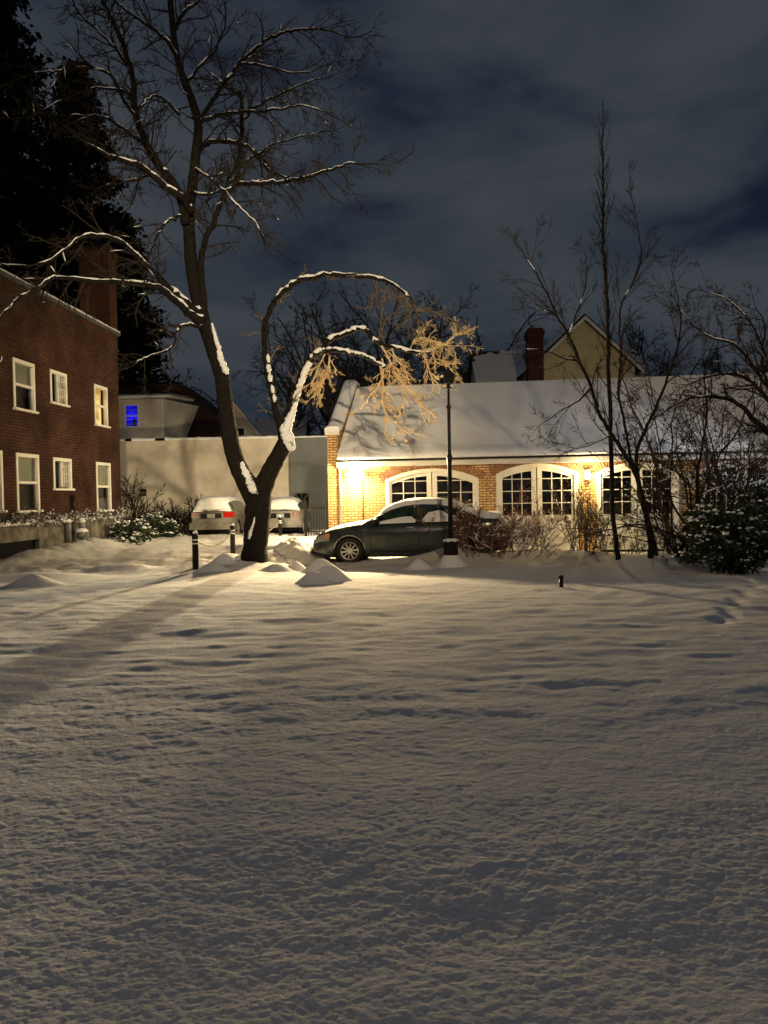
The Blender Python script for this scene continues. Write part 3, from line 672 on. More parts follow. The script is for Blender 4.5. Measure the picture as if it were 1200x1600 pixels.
m_ = MB(); m_.prism([(-3.2,-.5,zt-.05),(Wd+.5,-.5,zt),(Wd+.5,-.5,zt+.16),(-3.2,-.5,zt+.12)], (0,5,.35)); df = m_.build('dormer_roof', M['white'], hroot)
G = [[(-3.2+(Wd+3.7)*i/30, -.52+5*t, zt+.15+.35*t+.10*min(1,.3+t*6)+.03*rr.random()) for i in range(31)] for t in np.linspace(0,1,12)]; MB().grid(G).build('snow', M['snow'], df, True)
# main dark roof: gambrel-like hip slope seen from its side
ra = at(268, 598, 49); rb = at(345, 672, 49); rc = at(190, 600, 49)
X0 = rc.x-dl.x-4; Xa = ra.x-dl.x; Xb = rb.x-dl.x+.8; zr = ra.z; ze_ = rb.z-.4
m_ = MB(); m_.poly([(X0,6.2,ze_-1.5),(Xb,4.6,ze_),(Xa+.3,5.6,zr),(X0,5.6,zr)]); m_.poly([(Xb,4.6,ze_),(Xb+.6,11,ze_),(Xa+.3,8,zr),(Xa+.3,5.6,zr)]); m_.poly([(X0,5.6,zr),(Xa+.3,5.6,zr),(Xa+.3,8,zr),(X0,8,zr)])
m_.poly([(X0,6.2,ze_-1.5),(X0,5.6,zr),(X0,8,zr),(X0,12,ze_-1.5)]); m_.poly([(X0,12,ze_-1.5),(X0,8,zr),(Xa+.3,8,zr),(Xb+.6,11,ze_)])
m_.build('main_roof', M['shingle'], hroot)
mb = MB(); mb.box(X0, Xb-.2, 5.2, 11, -.1, ze_+.02); mb.box(-3, Wd, .02, 5.3, -.1, zb+.0); mb.build('lower_wall', M['cream'], hroot)
# small gabled and striped-snow houses between the forks
pk2 = at(385, 630, 50); e2 = at(397, 676, 50)
gable_house('gabled_cottage', 'small shingled gable behind the big leaning tree trunk', (pk2.x-.9, 50, 0), R(24), 3.6, 7, e2.z-.3, pk2.z, M['cream'], over=.2, win=[(.1,.7,e2.z-.6,e2.z+.3,'dark')])
roof_facing('striped_roof_house', 'low house whose dark roof shows rows of thin snow seen between the tree forks', 392, 470, 654, 700, 52, 3.5, -1)

# ------------------------------------------------------------------ cars
PAINT = {'green': mat('dark_green_paint', (.022,.029,.028), .20, metal=.2, noise=6, col2=(.042,.048,.044), spec=.5),
         'silver': mat('silver_paint', (.17,.16,.13), .4, metal=.3, noise=3, col2=(.24,.22,.19)),
         'white': mat('white_car_paint', (.20,.195,.175), .4, noise=3, col2=(.27,.26,.24))}
M['tyre'] = mat('tyre', (.015,.015,.015), .85, noise=12, col2=(.05,.05,.048)); M['rim'] = mat('alloy', (.55,.54,.5), .35, metal=.7, noise=8, col2=(.42,.41,.38))
M['car_glass'] = mat('car_glass', (.006,.012,.009), .12, spec=.5, noise=5, col2=(.03,.05,.03)); M['red_lens'] = mat('red_lens', (.42,.015,.01), .2); M['amber'] = mat('amber_lens', (.6,.2,.05), .25)
M['frost_lens'] = mat('snowed_lens', (.34,.30,.27), .7, noise=6, col2=(.20,.05,.04)); M['lens'] = mat('clear_lens', (.25,.25,.24), .1); M['trim'] = mat('black_trim', (.012,.012,.012), .5); M['chrome'] = mat('chrome', (.6,.6,.58), .15, metal=1); M['plate'] = mat('plate', (.42,.42,.38), .5, noise=22, col2=(.25,.27,.3))
def car(name, label, loc, rz, L, W, belt, roof, wheels, paint, snow=.10, rear=False, plate=False, spokes=10):
    root = tag(empty(name, loc, rz), label, 'car'); rd = random.Random(len(name)*7+int(L*100))
    bx, bz = zip(*belt); fx, fz = zip(*roof); H = W/2; pm = PAINT[paint]
    def hw(x):
        w = H
        if x < .75: w -= .20*((.75-x)/.75)**2.2
        if x > L-.6: w -= .12*((x-L+.6)/.6)**2.2
        return w
    def zlo(x):
        z = .20+.10*max(0, 1-x/.5)+.14*max(0, (x-L+.7)/.7)
        for wx in wheels:
            if abs(x-wx) < .37: z = max(z, .31+math.sqrt(.37**2-(x-wx)**2))
        return z
    xs = sorted(set(list(np.linspace(0, L, 80))+[wx+.3699*math.cos(a) for wx in wheels for a in np.linspace(0, math.pi, 15)]))
    TR = (0,.08,.2,.4,.6,.72,.78,.86,.94,1.0)
    def side(x, t):
        z0 = zlo(x); z1 = float(np.interp(x, bx, bz)); z1 = max(z1, z0+.05); z = z0+(z1-z0)*t
        u = (z-.2)/max(.1, z1-.2); b = 1-.05*(u-.55)**2*2-(.05*max(0, (u-.86)/.14)**2)
        if .70 < t < .75 and .6 < x < L-.4: b += .006
        return hw(x)*b, z
    mb = MB()
    for s in (-1, 1):
        G = [[(x, s*side(x, t)[0], side(x, t)[1]) for t in TR] for x in xs]
        if s > 0: G = [r_[::-1] for r_ in G]
        mb.grid(G)
    G = []
    for x in xs:
        y, z = side(x, 1); G.append([(x, y*k, z+.035*(1-k*k)) for k in np.linspace(-1, 1, 9)])
    mb.grid(G)
    for x in (xs[0], xs[-1]):
        A = [(x, side(x,t)[0], side(x,t)[1]) for t in TR]; B_ = [(x, -side(x,t)[0], side(x,t)[1]) for t in TR]
        off = -.05 if x == 0 else .05
        mb.grid([[ (p[0]+off*(1-k*k), p[1]*k, p[2]) for k in np.linspace(-1, 1, 9)] for p in A])
    # greenhouse
    def gh(x, t, s):      # t 0 belt .. 1 roof edge
        zb = float(np.interp(x, bx, bz)); zr = float(np.interp(x, fx, fz))-.045; zr = max(zr, zb)
        z = zb-.02+(zr-zb+.02)*t; top = 1.48
        y = hw(x)*.945-(z-zb)*.36-(.05*t*t)*(1 if zr-zb > .1 else 0); return (x, s*y, z)
    def ghtop(x, k, dz=0):
        p = gh(x, 1, 1); return (x, p[1]*k, p[2]+.05*(1-k*k)*min(1, max(0, (float(np.interp(x, fx, fz))-float(np.interp(x, bx, bz)))*4))+dz)
    gx = list(np.linspace(fx[0], fx[-1], 50))
    for s in (-1, 1): mb.grid([[gh(x, t, s) for t in np.linspace(0, 1, 7)][::s] for x in gx])
    mb.grid([[ghtop(x, k) for k in np.linspace(-1, 1, 9)] for x in gx])
    if rear:   # closed tail of a wagon: gh ends upright at fx[-1]
        x = fx[-1]; mb.grid([[ (gh(x,t,1)[0]+.001, gh(x,t,1)[1]*k, gh(x,t,1)[2]) for k in np.linspace(-1,1,9)] for t in np.linspace(0,1,7)])
    body = mb.build('body', pm, root, True)
    ub = MB(); ub.box(.25, L-.3, -H+.14, H-.14, .16, .55); ub.build('underbody', M['trim'], root)
    for wx in wheels:     # dark wheel wells
        for s in (-1, 1):
            m_ = MB(); m_.lathe([(.375, s*(H-.03)), (.375, s*(H-.28)), (.01, s*(H-.28))], 28, (wx, 0, .31), axis='y', close=False); m_.build('wheel_well', M['trim'], root)
    # sill trim & bumper slot
    # glass
    def pane(name_, xa, xb, t0, t1, s, slant=0):
        G = []
        for i in range(15):
            x = xa+(xb-xa)*i/14; row = []
            for t in np.linspace(t0, t1, 5):
                p = gh(x+slant*t, t, s); row.append((p[0], p[1]+s*.007, p[2]+.002))
            G.append(row[::s])
        return MB().grid(G).build(name_, M['car_glass'], root, True)
    return root, gh, ghtop, side, hw, pane, body, rd
def wheel_at(root, wx, y, s, r_=.315, spokes=10):
    w = MB(); w.lathe([(r_*.66, y-s*.17), (r_*.93, y-s*.17), (r_, y-s*.13), (r_, y-s*.04), (r_*.93, y), (r_*.70, y-s*.005), (r_*.66, y-s*.03)], 32, (wx, 0, r_), axis='y', close=False)
    wh = w.build('wheel', M['tyre'], root, True)
    q = MB(); q.lathe([(r_*.69, y-s*.02), (r_*.69, y-s*.003), (r_*.62, y-s*.012), (r_*.61, y-s*.05)], 32, (wx, 0, r_), axis='y', close=False)
    for k in range(spokes):
        a = 2*math.pi*(k+.25)/spokes; c, sn = math.cos(a), math.sin(a)
        q.bar((wx+.04*c, y-s*.028, r_+.04*sn), (wx+r_*.63*c, y-s*.016, r_+r_*.63*sn), .022, .028)
    q.lathe([(.001, y-s*.012), (.045, y-s*.015), (.055, y-s*.03)], 14, (wx, 0, r_), axis='y', close=False)
    q.build('rim', M['rim'], wh, False)
    d = MB(); d.lathe([(r_*.64, y-s*.07), (.001, y-s*.071)], 24, (wx, 0, r_), axis='y', close=False); d.build('brake_disc', M['trim'], wh)

# --- dark sedan before the garage
sb = at(498, 870, 19.15)
belt = [(0,.50),(.04,.62),(.18,.72),(.5,.82),(.9,.90),(1.25,.955),(2.0,.965),(3.0,.985),(3.7,1.01),(4.1,1.04),(4.45,1.03),(4.58,.95),(4.63,.72)]
roof = [(1.15,.95),(1.55,1.17),(1.95,1.34),(2.2,1.405),(2.6,1.44),(3.0,1.43),(3.4,1.36),(3.75,1.22),(4.15,1.05)]
sed, gh, ghtop, side, hw, pane, body, rd = car('parked_car', 'dark green sedan with snowy roof parked side on before the tan garage', (sb.x, 19.15, -.03), -R(5.5), 4.63, 1.78, belt, roof, [.90, 3.53], 'green')
SY = -.89     # the side towards us is local -y
for wx in (.90, 3.53):
    for s in (-1, 1): wheel_at(sed, wx, s*.868, s)
for s in (-1, 1):
    wq = pane('front_side_window', 1.42, 2.50, .16, .90, s); wq2 = pane('rear_side_window', 2.62, 3.62, .16, .88, s)
    m_ = MB(); m_.grid([[tuple(Vector(gh(x, t, s))+Vector((0, s*.011, .003))) for t in (.11, .16)][::s] for x in np.linspace(1.36, 3.75, 26)]); 
    m_.grid([[tuple(Vector(gh(x, t, s))+Vector((0, s*.011, .003))) for t in (.90, .95)][::s] for x in np.linspace(1.42, 3.72, 26)]); m_.build('window_trim', M['chrome'], root if False else sed)
    # door lines and handles
    m_ = MB()
    for x in (1.40, 2.56, 3.60):
        pts = [(x-(.06 if x > 3.5 and t < .5 else 0), s*(side(x, t)[0]+.002), side(x, t)[1]) for t in np.linspace(.12, 1, 9)] if x < 3.5 else [(3.30+.30*t, s*(side(3.30+.30*t, max(.35, t))[0]+.002), side(3.3+.3*t, max(.35, t))[1]) for t in np.linspace(.35, 1, 7)]
        m_.tube(pts, [.006]*len(pts), 4)
    m_.tube([(x, s*(side(x, .07)[0]+.004), .30) for x in np.linspace(1.35, 3.1, 8)], [.012]*8, 4)
    m_.build('door_gap', M['trim'], sed)
    for x in (2.36, 3.42):
        m_ = MB(); y = side(x, .83)[0]; m_.box(x-.09, x+.09, s*(y+.012)-.012, s*(y+.012)+.012, .845, .875); m_.build('door_handle', M['chrome'], sed)
    # mirror
    m_ = MB(); m_.lathe([(.001,-.10),(.06,-.09),(.085,-.02),(.08,.05),(.05,.09),(.001,.10)], 12, (1.56, s*.98, 1.0), axis='y'); m_.bar((1.58, s*.84, .95), (1.57, s*.93, .97), .05, .04); m_.build('side_mirror', M['trim'], sed, True)
    # headlight + indicator
    G = [[(x, s*(side(x, t)[0]+.012), side(x, t)[1]) for t in (.60, .72, .84, .92)][::s] for x in np.linspace(.03, .42, 8)]
    MB().grid(G).build('headlight', M['lens'], sed, True)
    G = [[(x, s*(side(x, t)[0]+.018), side(x, t)[1]) for t in (.74, .9)][::s] for x in np.linspace(.31, .43, 4)]; MB().grid(G).build('indicator', M['amber'], sed)
    G = [[(x, s*(side(x, t)[0]+.012), side(x, t)[1]) for t in (.66, .78, .9)][::s] for x in np.linspace(4.36, 4.62, 6)]
    MB().grid(G).build('taillight', M['frost_lens'], sed, True)
# windscreen & rear glass
def topglass(nm, xa, xb, k0=.86):
    MB().grid([[tuple(Vector(ghtop(x, k))+Vector((0,0,.012))) for k in np.linspace(-k0, k0, 7)] for x in np.linspace(xa, xb, 8)]).build(nm, M['car_glass'], sed, True)
topglass('windscreen', 1.25, 1.92); topglass('rear_window', 3.5, 4.02)
m_ = MB(); m_.box(-.06,.0,-.35,.35,.42,.56); m_.box(-.055,.0,-.6,.6,.26,.36); m_.build('grille', M['trim'], sed)
# snow lying on the car
def snow_top(rootc, fn, xa, xb, thick, k0=.97, n=60, seed=1, edge=.10):
    rs_ = np.random.RandomState(seed); G = []; nk = 15
    for i in range(n+1):
        u = i/n; x = xa+(xb-xa)*u; row = []
        ex = min(1, u/edge, (1-u)/edge); ex = math.sqrt(max(0, 1-(1-ex)**2))
        jag = .03*float(NZ[2](np.array([x/.22+seed]), np.array([0.3]))[0])
        for k in np.linspace(-1, 1, nk):
            e_ = 1-abs(k)**5; h_ = thick*ex*e_**.5*(1+.35*float(NZ[1](np.array([x/.4+seed]), np.array([k*2]))[0]))
            p = fn(x, k*(k0+jag)); row.append((p[0], p[1], p[2]-.015+h_+.004))
        G.append(row)
    return MB().grid(G).build('snow', M['snow_smooth'], rootc, True)
snow_top(sed, ghtop, 1.58, 4.10, .115)
deck = lambda x, k: (x, side(x, 1)[0]*k, side(x, 1)[1]+.035*(1-k*k))
snow_top(sed, deck, 3.95, 4.60, .12, .95, 20, 3, .2); snow_top(sed, deck, .25, 1.5, .045, .93, 30, 5, .12)
for s in (-1, 1):       # clumps on the window ledges
    for xa, xb, hh in ((1.50, 2.48, .42), (2.64, 3.50, .80)):
        G = []
        for i in range(41):
            x = xa+(xb-xa)*i/40; tm = .10+hh*max(.08, .42+1.5*float(NZ[1](np.array([x/.26+hh*9]), np.array([.5]))[0]))*min(1, (i+1)/8, (41-i)/5)
            row = [tuple(Vector(gh(x, .04, s))+Vector((0, s*.04, 0))), tuple(Vector(gh(x, .04+tm*.5, s))+Vector((0, s*.035, 0))), tuple(Vector(gh(x, .04+tm*.9, s))+Vector((0, s*.02, 0))), tuple(Vector(gh(x, .04+tm, s))+Vector((0, s*.004, 0)))]
            G.append(row[::s])
        MB().grid(G).build('window_snow', M['snow'], sed, True)
# frosted slush around arches
for wx in (.90, 3.53):
    pts = [(wx+.375*math.cos(a), -(side(min(4.6, max(.02, wx+.375*math.cos(a))), 0.02)[0]+.002), .31+.375*math.sin(a)) for a in np.linspace(.05, math.pi-.05, 22)]
    m_ = MB(); m_.tube(pts, [.004+.009*rd.random() for _ in pts], 4); m_.build('arch_slush', M['snow'], sed, True)

# --- station wagon seen from behind
def rear_car(name, label, px, pyb, Y, rz, L, W, belt, roof, wheels, paint, thick, tail, plate_z, overhang=0):
    c = at(px, pyb, Y); root, gh, ghtop, side, hw, pane, body, rd = car(name, label, (c.x, Y+L, 0.02), rz, L, W, belt, roof, wheels, paint, rear=True)
    root.location = Vector((c.x, Y, .0)) + Matrix.Rotation(rz, 3, 'Z') @ Vector((-L, 0, 0)) + Vector((0,0,.02))
    for wx in wheels:
        for s in (-1, 1): wheel_at(root, wx, s*(W/2-.025), s, spokes=7)
    xe = roof[-1][0]
    for s in (-1, 1):
        pane('side_window', roof[1][0]+.25, xe-1.25, .12, .88, s); pane('side_window', xe-1.15, xe-.18, .12, .88, s)
        zl0, zl1 = tail
        G = [[(x, s*(hw(x)*1.0+.012), z) for z in np.linspace(zl0, zl1, 4)][::s] for x in np.linspace(L-.26, L+.0, 5)]
        m_ = MB(); m_.grid(G); m_.grid([[(L+.03, s*y, z) for z in np.linspace(zl0, zl1, 4)] for y in np.linspace(hw(L)-.30, hw(L)+.012, 5)]); m_.build('taillight', M['red_lens'] if s > 0 else M['frost_lens'], root, True)
        m_ = MB(); m_.lathe([(.001,-.1),(.07,-.08),(.09,0),(.07,.08),(.001,.1)], 10, (roof[0][0]+.45, s*(W/2+.1), 1.02), axis='y'); m_.build('side_mirror', PAINT[paint], root, True)
    # rear glass, plate, bumper, recess
    xg = L-.02
    a = gh(xe, .18, 1); b = gh(xe, .85, 1)
    m_ = MB(); m_.quad((a[0]+.012,-a[1]*.86,a[2]),(a[0]+.012,a[1]*.86,a[2]),(b[0]+.012,b[1]*.86,b[2]),(b[0]+.012,-b[1]*.86,b[2])); m_.build('rear_window', M['car_glass'], root)
    m_ = MB(); m_.box(L+.05, L+.075, -.42, .42, plate_z-.10, plate_z+.10); m_.build('plate_recess', M['trim'], root)
    m_ = MB(); m_.box(L+.075, L+.085, -.16, .16, plate_z-.08, plate_z+.08); m_.build('licence_plate', M['plate'], root)
    m_ = MB(); G = [[(L+.03+.09*math.cos(k*.9)-.0, (W/2-.02)*k, z) for k in np.linspace(-1, 1, 13)] for z in (.30,.36,.50,.56)]; m_.grid(G); m_.grid([[(L+.03+.09*math.cos(k*.9), (W/2-.02)*k, .56), (L-.0, (W/2-.02)*k, .58)] for k in np.linspace(-1,1,13)][::1] and [[(L+.03+.09*math.cos(k*.9), (W/2-.02)*k, .56) for k in np.linspace(-1,1,13)], [(L-.02, (W/2-.02)*k, .585) for k in np.linspace(-1,1,13)]]); m_.build('bumper', PAINT[paint], root, True)
    # thick snow on roof and down the tail
    fn = lambda x, k: ghtop(x, k)
    snow_top(root, fn, roof[0][0]+.3, xe+.02, thick, 1.03, 50, 7, .06)
    G = []
    for j in range(12):
        t = 1-j/11*.92; row = []
        for k in np.linspace(-1, 1, 21):
            p = gh(xe, t, 1); lim = .30+.22*float(NZ[1](np.array([k*3+L]), np.array([1.2]))[0])
            th = thick*.75 if t > lim else .0
            row.append((p[0]+.02+th*(1-abs(k)**6)+.03*float(NZ[2](np.array([k*4.]), np.array([t*5]))[0]), p[1]*k*.99, p[2]+ (thick*.4 if j == 0 else 0)))
        G.append(row)
    MB().grid(G).build('tail_snow', M['snow_smooth'], root, True)
    return root
beltw = [(0,.5),(.05,.66),(.2,.76),(.6,.86),(1.1,.96),(1.4,1.0),(2.5,1.02),(4.0,1.03),(4.72,1.02),(4.78,1.0)]
roofw = [(1.2,.98),(1.6,1.2),(2.0,1.40),(2.4,1.49),(3.2,1.52),(4.1,1.50),(4.45,1.46),(4.60,1.42)]
rear_car('parked_car', 'silver station wagon seen from behind under thick snow, left of the big tree', 331, 839, 31.2, -R(91), 4.78, 1.82, beltw, roofw, [.92, 3.75], 'silver', .16, (.78, 1.0), .86)
belth = [(0,.5),(.05,.66),(.2,.76),(.6,.86),(1.1,.94),(1.4,.97),(2.5,.99),(3.5,1.0),(4.18,1.0),(4.22,.98)]
roofh = [(1.1,.96),(1.5,1.18),(1.9,1.35),(2.3,1.42),(3.0,1.43),(3.7,1.36),(4.0,1.28)]
M['red_lens'] = M['frost_lens']
rear_car('parked_car', 'small white car seen from behind under a snow slab, right of the big tree', 439, 838, 32.0, -R(90), 4.22, 1.78, belth, roofh, [.85, 3.40], 'white', .15, (.72, .96), .80)

# ------------------------------------------------------------------ chain bollards, pipe bollards, chain
def bollard():
    r_ = empty('chain_bollard', (0,0,0)); m_ = MB(); m_.lathe([(.068,-.1),(.068,.76),(.072,.765),(.072,.80),(.05,.83),(.001,.835)], 18); m_.build('post', M['dark_metal'], r_, True)
    for z in (.60, .68): MB().lathe([(.071,z),(.071,z+.028)], 18, close=False).build('reflective_band', M['white'], r_, True)
    m_ = MB(); m_.lathe([(.052,.83),(.055,.86),(.03,.90),(.001,.905)], 12); m_.build('snow_cap', M['snow'], r_, True)
    return r_
proto = bollard(); blist = []
for i, (px, py, Y, lab) in enumerate(((306, 893, 0, 'nearest black chain bollard left of the big tree trunk'), (364, 868, 0, 'black chain bollard touching the left edge of the big tree trunk'), (438, 842, 0, 'black chain bollard in the plowed snow right of the big tree trunk'))):
    o = proto if i == 0 else copy_tree(proto); p = gnd(px, py); o.location = (p.x, p.y, 0); tag(o, lab, 'bollard', 'bollards linked by a chain along the driveway'); blist.append(Vector((p.x, p.y, 0)))
def chain_run(a, b, z, sag, name, label):
    m_ = MB(); n = 46; L_ = (b-a).length; n = max(20, int(L_/.055)); P = [a.lerp(b, i/n)+Vector((0,0,z-sag*4*(i/n)*(1-i/n))) for i in range(n+1)]
    for i in range(n):
        c = (P[i]+P[i+1])/2; t = (P[i+1]-P[i]).normalized(); u = t.orthogonal().normalized(); v = t.cross(u)
        if i % 2: u, v = v, u
        ring = [c+t*math.cos(q)*.036+u*math.sin(q)*.018 for q in np.linspace(0, 2*math.pi, 9)]; m_.tube(ring, [.009]*9, 5, cap=False)
    tag(m_.build(name, M['chain'], None), label, 'chain')
chain_run(blist[0], blist[1], .70, .27, 'chain', 'sagging chain between the two bollards left of the big tree')
chain_run(blist[1], blist[2], .68, .30, 'chain', 'sagging chain passing behind the big tree trunk')
def pipe_post():
    r_ = empty('pipe_bollard'); m_ = MB(); m_.lathe([(.10,-.1),(.10,.88),(.085,.93),(.001,.95)], 16); m_.build('post', M['grey_metal'], r_, True)
    m_ = MB(); m_.lathe([(.098,.90),(.11,.94),(.07,1.02),(.001,1.04)], 12); m_.build('snow_cap', M['snow'], r_, True); return r_
pp = pipe_post()
for i, (px, py, Y, lab) in enumerate(((107, 862, 23.3, 'left grey pipe bollard before the gas meter'), (129, 858, 23.8, 'right grey pipe bollard before the gas meter'))):
    o = pp if i == 0 else copy_tree(pp); p = at(px, py, Y); o.location = (p.x, Y, 0.02); tag(o, lab, 'bollard', 'pipe bollards guarding the gas meter')
# gas meter
gx, _ = BF.on(112, 840); gm = tag(empty('gas_meter', BF.w(gx, -.12, 0), BF.rz), 'snowy grey gas meter on the stained foundation behind the pipe bollards', 'gas meter')
m_ = MB(); m_.lathe([(.001,-.12),(.13,-.1),(.15,0),(.13,.1),(.001,.12)], 14, (0,-.2,.55), axis='y'); m_.box(-.16,.16,-.3,-.08,.42,.62); m_.build('body', M['grey_metal'], gm, True)
m_ = MB(); m_.tube([(-.2,-.1,-.1),(-.2,-.1,.75),(-.1,-.15,.8),(0,-.2,.68)], [.025]*4, 7); m_.tube([(.25,-.1,.95),(.25,-.1,.5),(.12,-.18,.5)], [.025]*3, 7); m_.build('pipe', M['grey_metal'], gm, True)
MB().lathe([(.19,.62),(.20,.66),(.12,.73),(.001,.75)], 12, (0,-.2,0)).build('snow_cap', M['snow'], gm, True)

# small path light stake
p = gnd(877, 917); st = tag(empty('path_light', (p.x, p.y, hz(p.x, p.y)-.02)), 'short black stake light alone in the snowy lawn', 'garden light')
MB().lathe([(.034,-.05),(.034,.17),(.001,.17)], 14).build('stem', M['dark_metal'], st, True); MB().lathe([(.042,.17),(.042,.215),(.001,.225)], 14).build('cap', M['dark_metal'], st, True)

# ------------------------------------------------------------------ lamp post
lp = gnd(705, 884); LY = lp.y
def hpx(py): return at(705, py, LY).z
LR = tag(empty('lamp_post', (lp.x, LY, 0)), 'tall thin dark lamp post with unlit lantern rising from a snowy mound', 'lamp post')
g0 = hz(lp.x, LY)
m_ = MB(); m_.lathe([(.26,-.05),(.25,hpx(878)),(.17,hpx(868)),(.155,hpx(856)),(.15,hpx(850)),(.19,hpx(848)),(.19,hpx(845)),(.10,hpx(842)),(.06,hpx(838))], 8); m_.build('pedestal', M['dark_metal'], LR)
m_ = MB(); m_.lathe([(.052,hpx(842)),(.048,hpx(722)),(.062,hpx(720)),(.066,hpx(715)),(.05,hpx(711)),(.040,hpx(709)),(.037,hpx(640)),(.052,hpx(637)),(.052,hpx(634)),(.028,hpx(632)),(.026,hpx(607))], 14); m_.build('pole', M['dark_metal'], LR, True)
zt0 = hpx(607); z1 = hpx(599); z2 = hpx(588); z3 = hpx(577)
m_ = MB(); m_.lathe([(.03,zt0),(.07,zt0+.02),(.035,zt0+.06),(.05,z1-.02)], 10); m_.bar((-.16,0,zt0+.01),(.16,0,zt0+.01),.014,.014); m_.build('crossbar', M['dark_metal'], LR)
m_ = MB(); m_.lathe([(.055,z1-.02),(.12,z1),(.125,z1+.02)], 4); 
hd = m_.build('lantern_base', M['dark_metal'], LR)
m_ = MB()
for k in range(4):
    a = math.pi/4+math.pi/2*k; a0 = (.13*math.cos(a)*1.0, .13*math.sin(a), z1); b0 = (.165*math.cos(a), .165*math.sin(a), z2); m_.bar(a0, b0, .018, .018)
m_.lathe([(.17,z2-.02),(.19,z2),(.15,z2+.05),(.10,z3-.06),(.04,z3-.01),(.03,z3+.03),(.001,z3+.06)], 8); m_.build('lantern_cage', M['dark_metal'], LR)
MB().lathe([(.12,z1+.005),(.155,z2-.015)], 4, close=False).build('lantern_glass', M['trim'], LR)
m_ = MB(); m_.lathe([(.27,hpx(880)-.03),(.19,hpx(864)),(.158,hpx(853)),(.13,hpx(851)),(.001,hpx(850.5))], 16)
# snow packed on pedestal
G = [[(rr_*math.cos(a)*(1+.05*math.sin(3*a)), rr_*math.sin(a), z) for a in np.linspace(0, 2*math.pi, 25)] for rr_, z in ((.42,g0-.15),(.30,hpx(879)),(.215,hpx(872)),(.17,hpx(867)))]
MB().grid(G).build('packed_snow', M['snow_smooth'], LR, True)
m_ = MB(); m_.lathe([(.185,hpx(846)),(.17,hpx(843)),(.09,hpx(841)),(.06,hpx(841))], 12, close=False); m_.build('ledge_snow', M['snow'], LR, True)

# ------------------------------------------------------------------ snow mounds and plowed heap
def mound(px, py, rpx, hpx_, label, sharp=1.25, seed=0, dY=0):
    p = gnd(px, py); s = p.y/F; r_ = rpx*s*1.2; h = hpx_*s*.82; rs_ = np.random.RandomState(seed); G = []
    for i in range(15):
        u = i/14; G.append([(r_*1.25*u*math.cos(a)*(1+.13*math.sin(2*a+seed)), r_*1.0*u*math.sin(a), -.06+(h+.06)*math.exp(-(u*1.7)**(1.3+sharp*.6))+.02*float(NZ[seed % 8](np.array([u*2+3]), np.array([a]))[0])*u) for a in np.linspace(0, 2*math.pi, 33)])
    o = MB().grid(G).build('snow_mound', M['snow_smooth'], None, True); o.location = (p.x, p.y+dY, hz(p.x, p.y)); tag(o, label, 'snow mound', 'rounded snow mounds along the lawn edge'); return o
for i, a in enumerate(((513,908,34,33,'sharp double peaked snow mound nearest the sedan front wheel'),(490,912,26,22,'lower dark snow mound leaning on the sharp peaked mound'),(502,893,28,26,'round topped snow mound behind the sharp peaked mound'),
    (432,892,30,14,'low snow mound just right of the big tree trunk'),(462,890,24,18,'small snow mound between the tree trunk and the peaked mounds'),(655,888,26,20,'smooth snow mound left of the lamp post base'),
    (350,890,22,18,'snow mound between the chain bollard and the big tree trunk'),(333,893,26,14,'low snow mound beside the nearest chain bollard'),(52,916,36,20,'broad pointed snow mound at the left edge of the lawn'),(380,886,18,10,'little snow heap at the left foot of the big tree'))):
    mound(*a[:5], seed=i, sharp=1.5 if i < 2 else 1.0)
def heap(px, py, Y, rx, ry, h, name, label, seed, mt):
    c = at(px, py, Y); G = []
    A = np.linspace(0, 2*math.pi, 90)
    for i in range(46):
        u = i/45; row = []
        for a in A:
            x = math.cos(a)*u*rx; y = math.sin(a)*u*ry; ca, sa = math.cos(a)*3+9, math.sin(a)*3+9
            lump = float(NZ[seed](np.array([x/.28+40]), np.array([y/.28+40]))[0]); l2_ = float(NZ[seed+1](np.array([x/.11+40]), np.array([y/.11+40]))[0]); l3_ = float(NZ[2](np.array([ca]), np.array([sa]))[0])
            z = h*(1-u**1.5)*(1+.25*l3_*u)+(.12*lump+.10*l2_)*h*(1-u**4)
            row.append((x*(1+.2*l3_), y*(1+.2*l3_), z-.06))
        G.append(row)
    o = MB().grid(G).build(name, mt, None, True); o.location = (c.x, Y, 0); tag(o, label, 'snow heap')
heap(462, 870, 19.3, 1.0, .8, .62, 'snow_heap', 'lumpy plowed snow heap glowing white before the sedan', 3, M['snow_drive'])
heap(428, 875, 19.0, .8, .6, .34, 'snow_heap', 'lower lumpy snow heap between tree trunk and glowing heap', 4, M['snow_drive'])

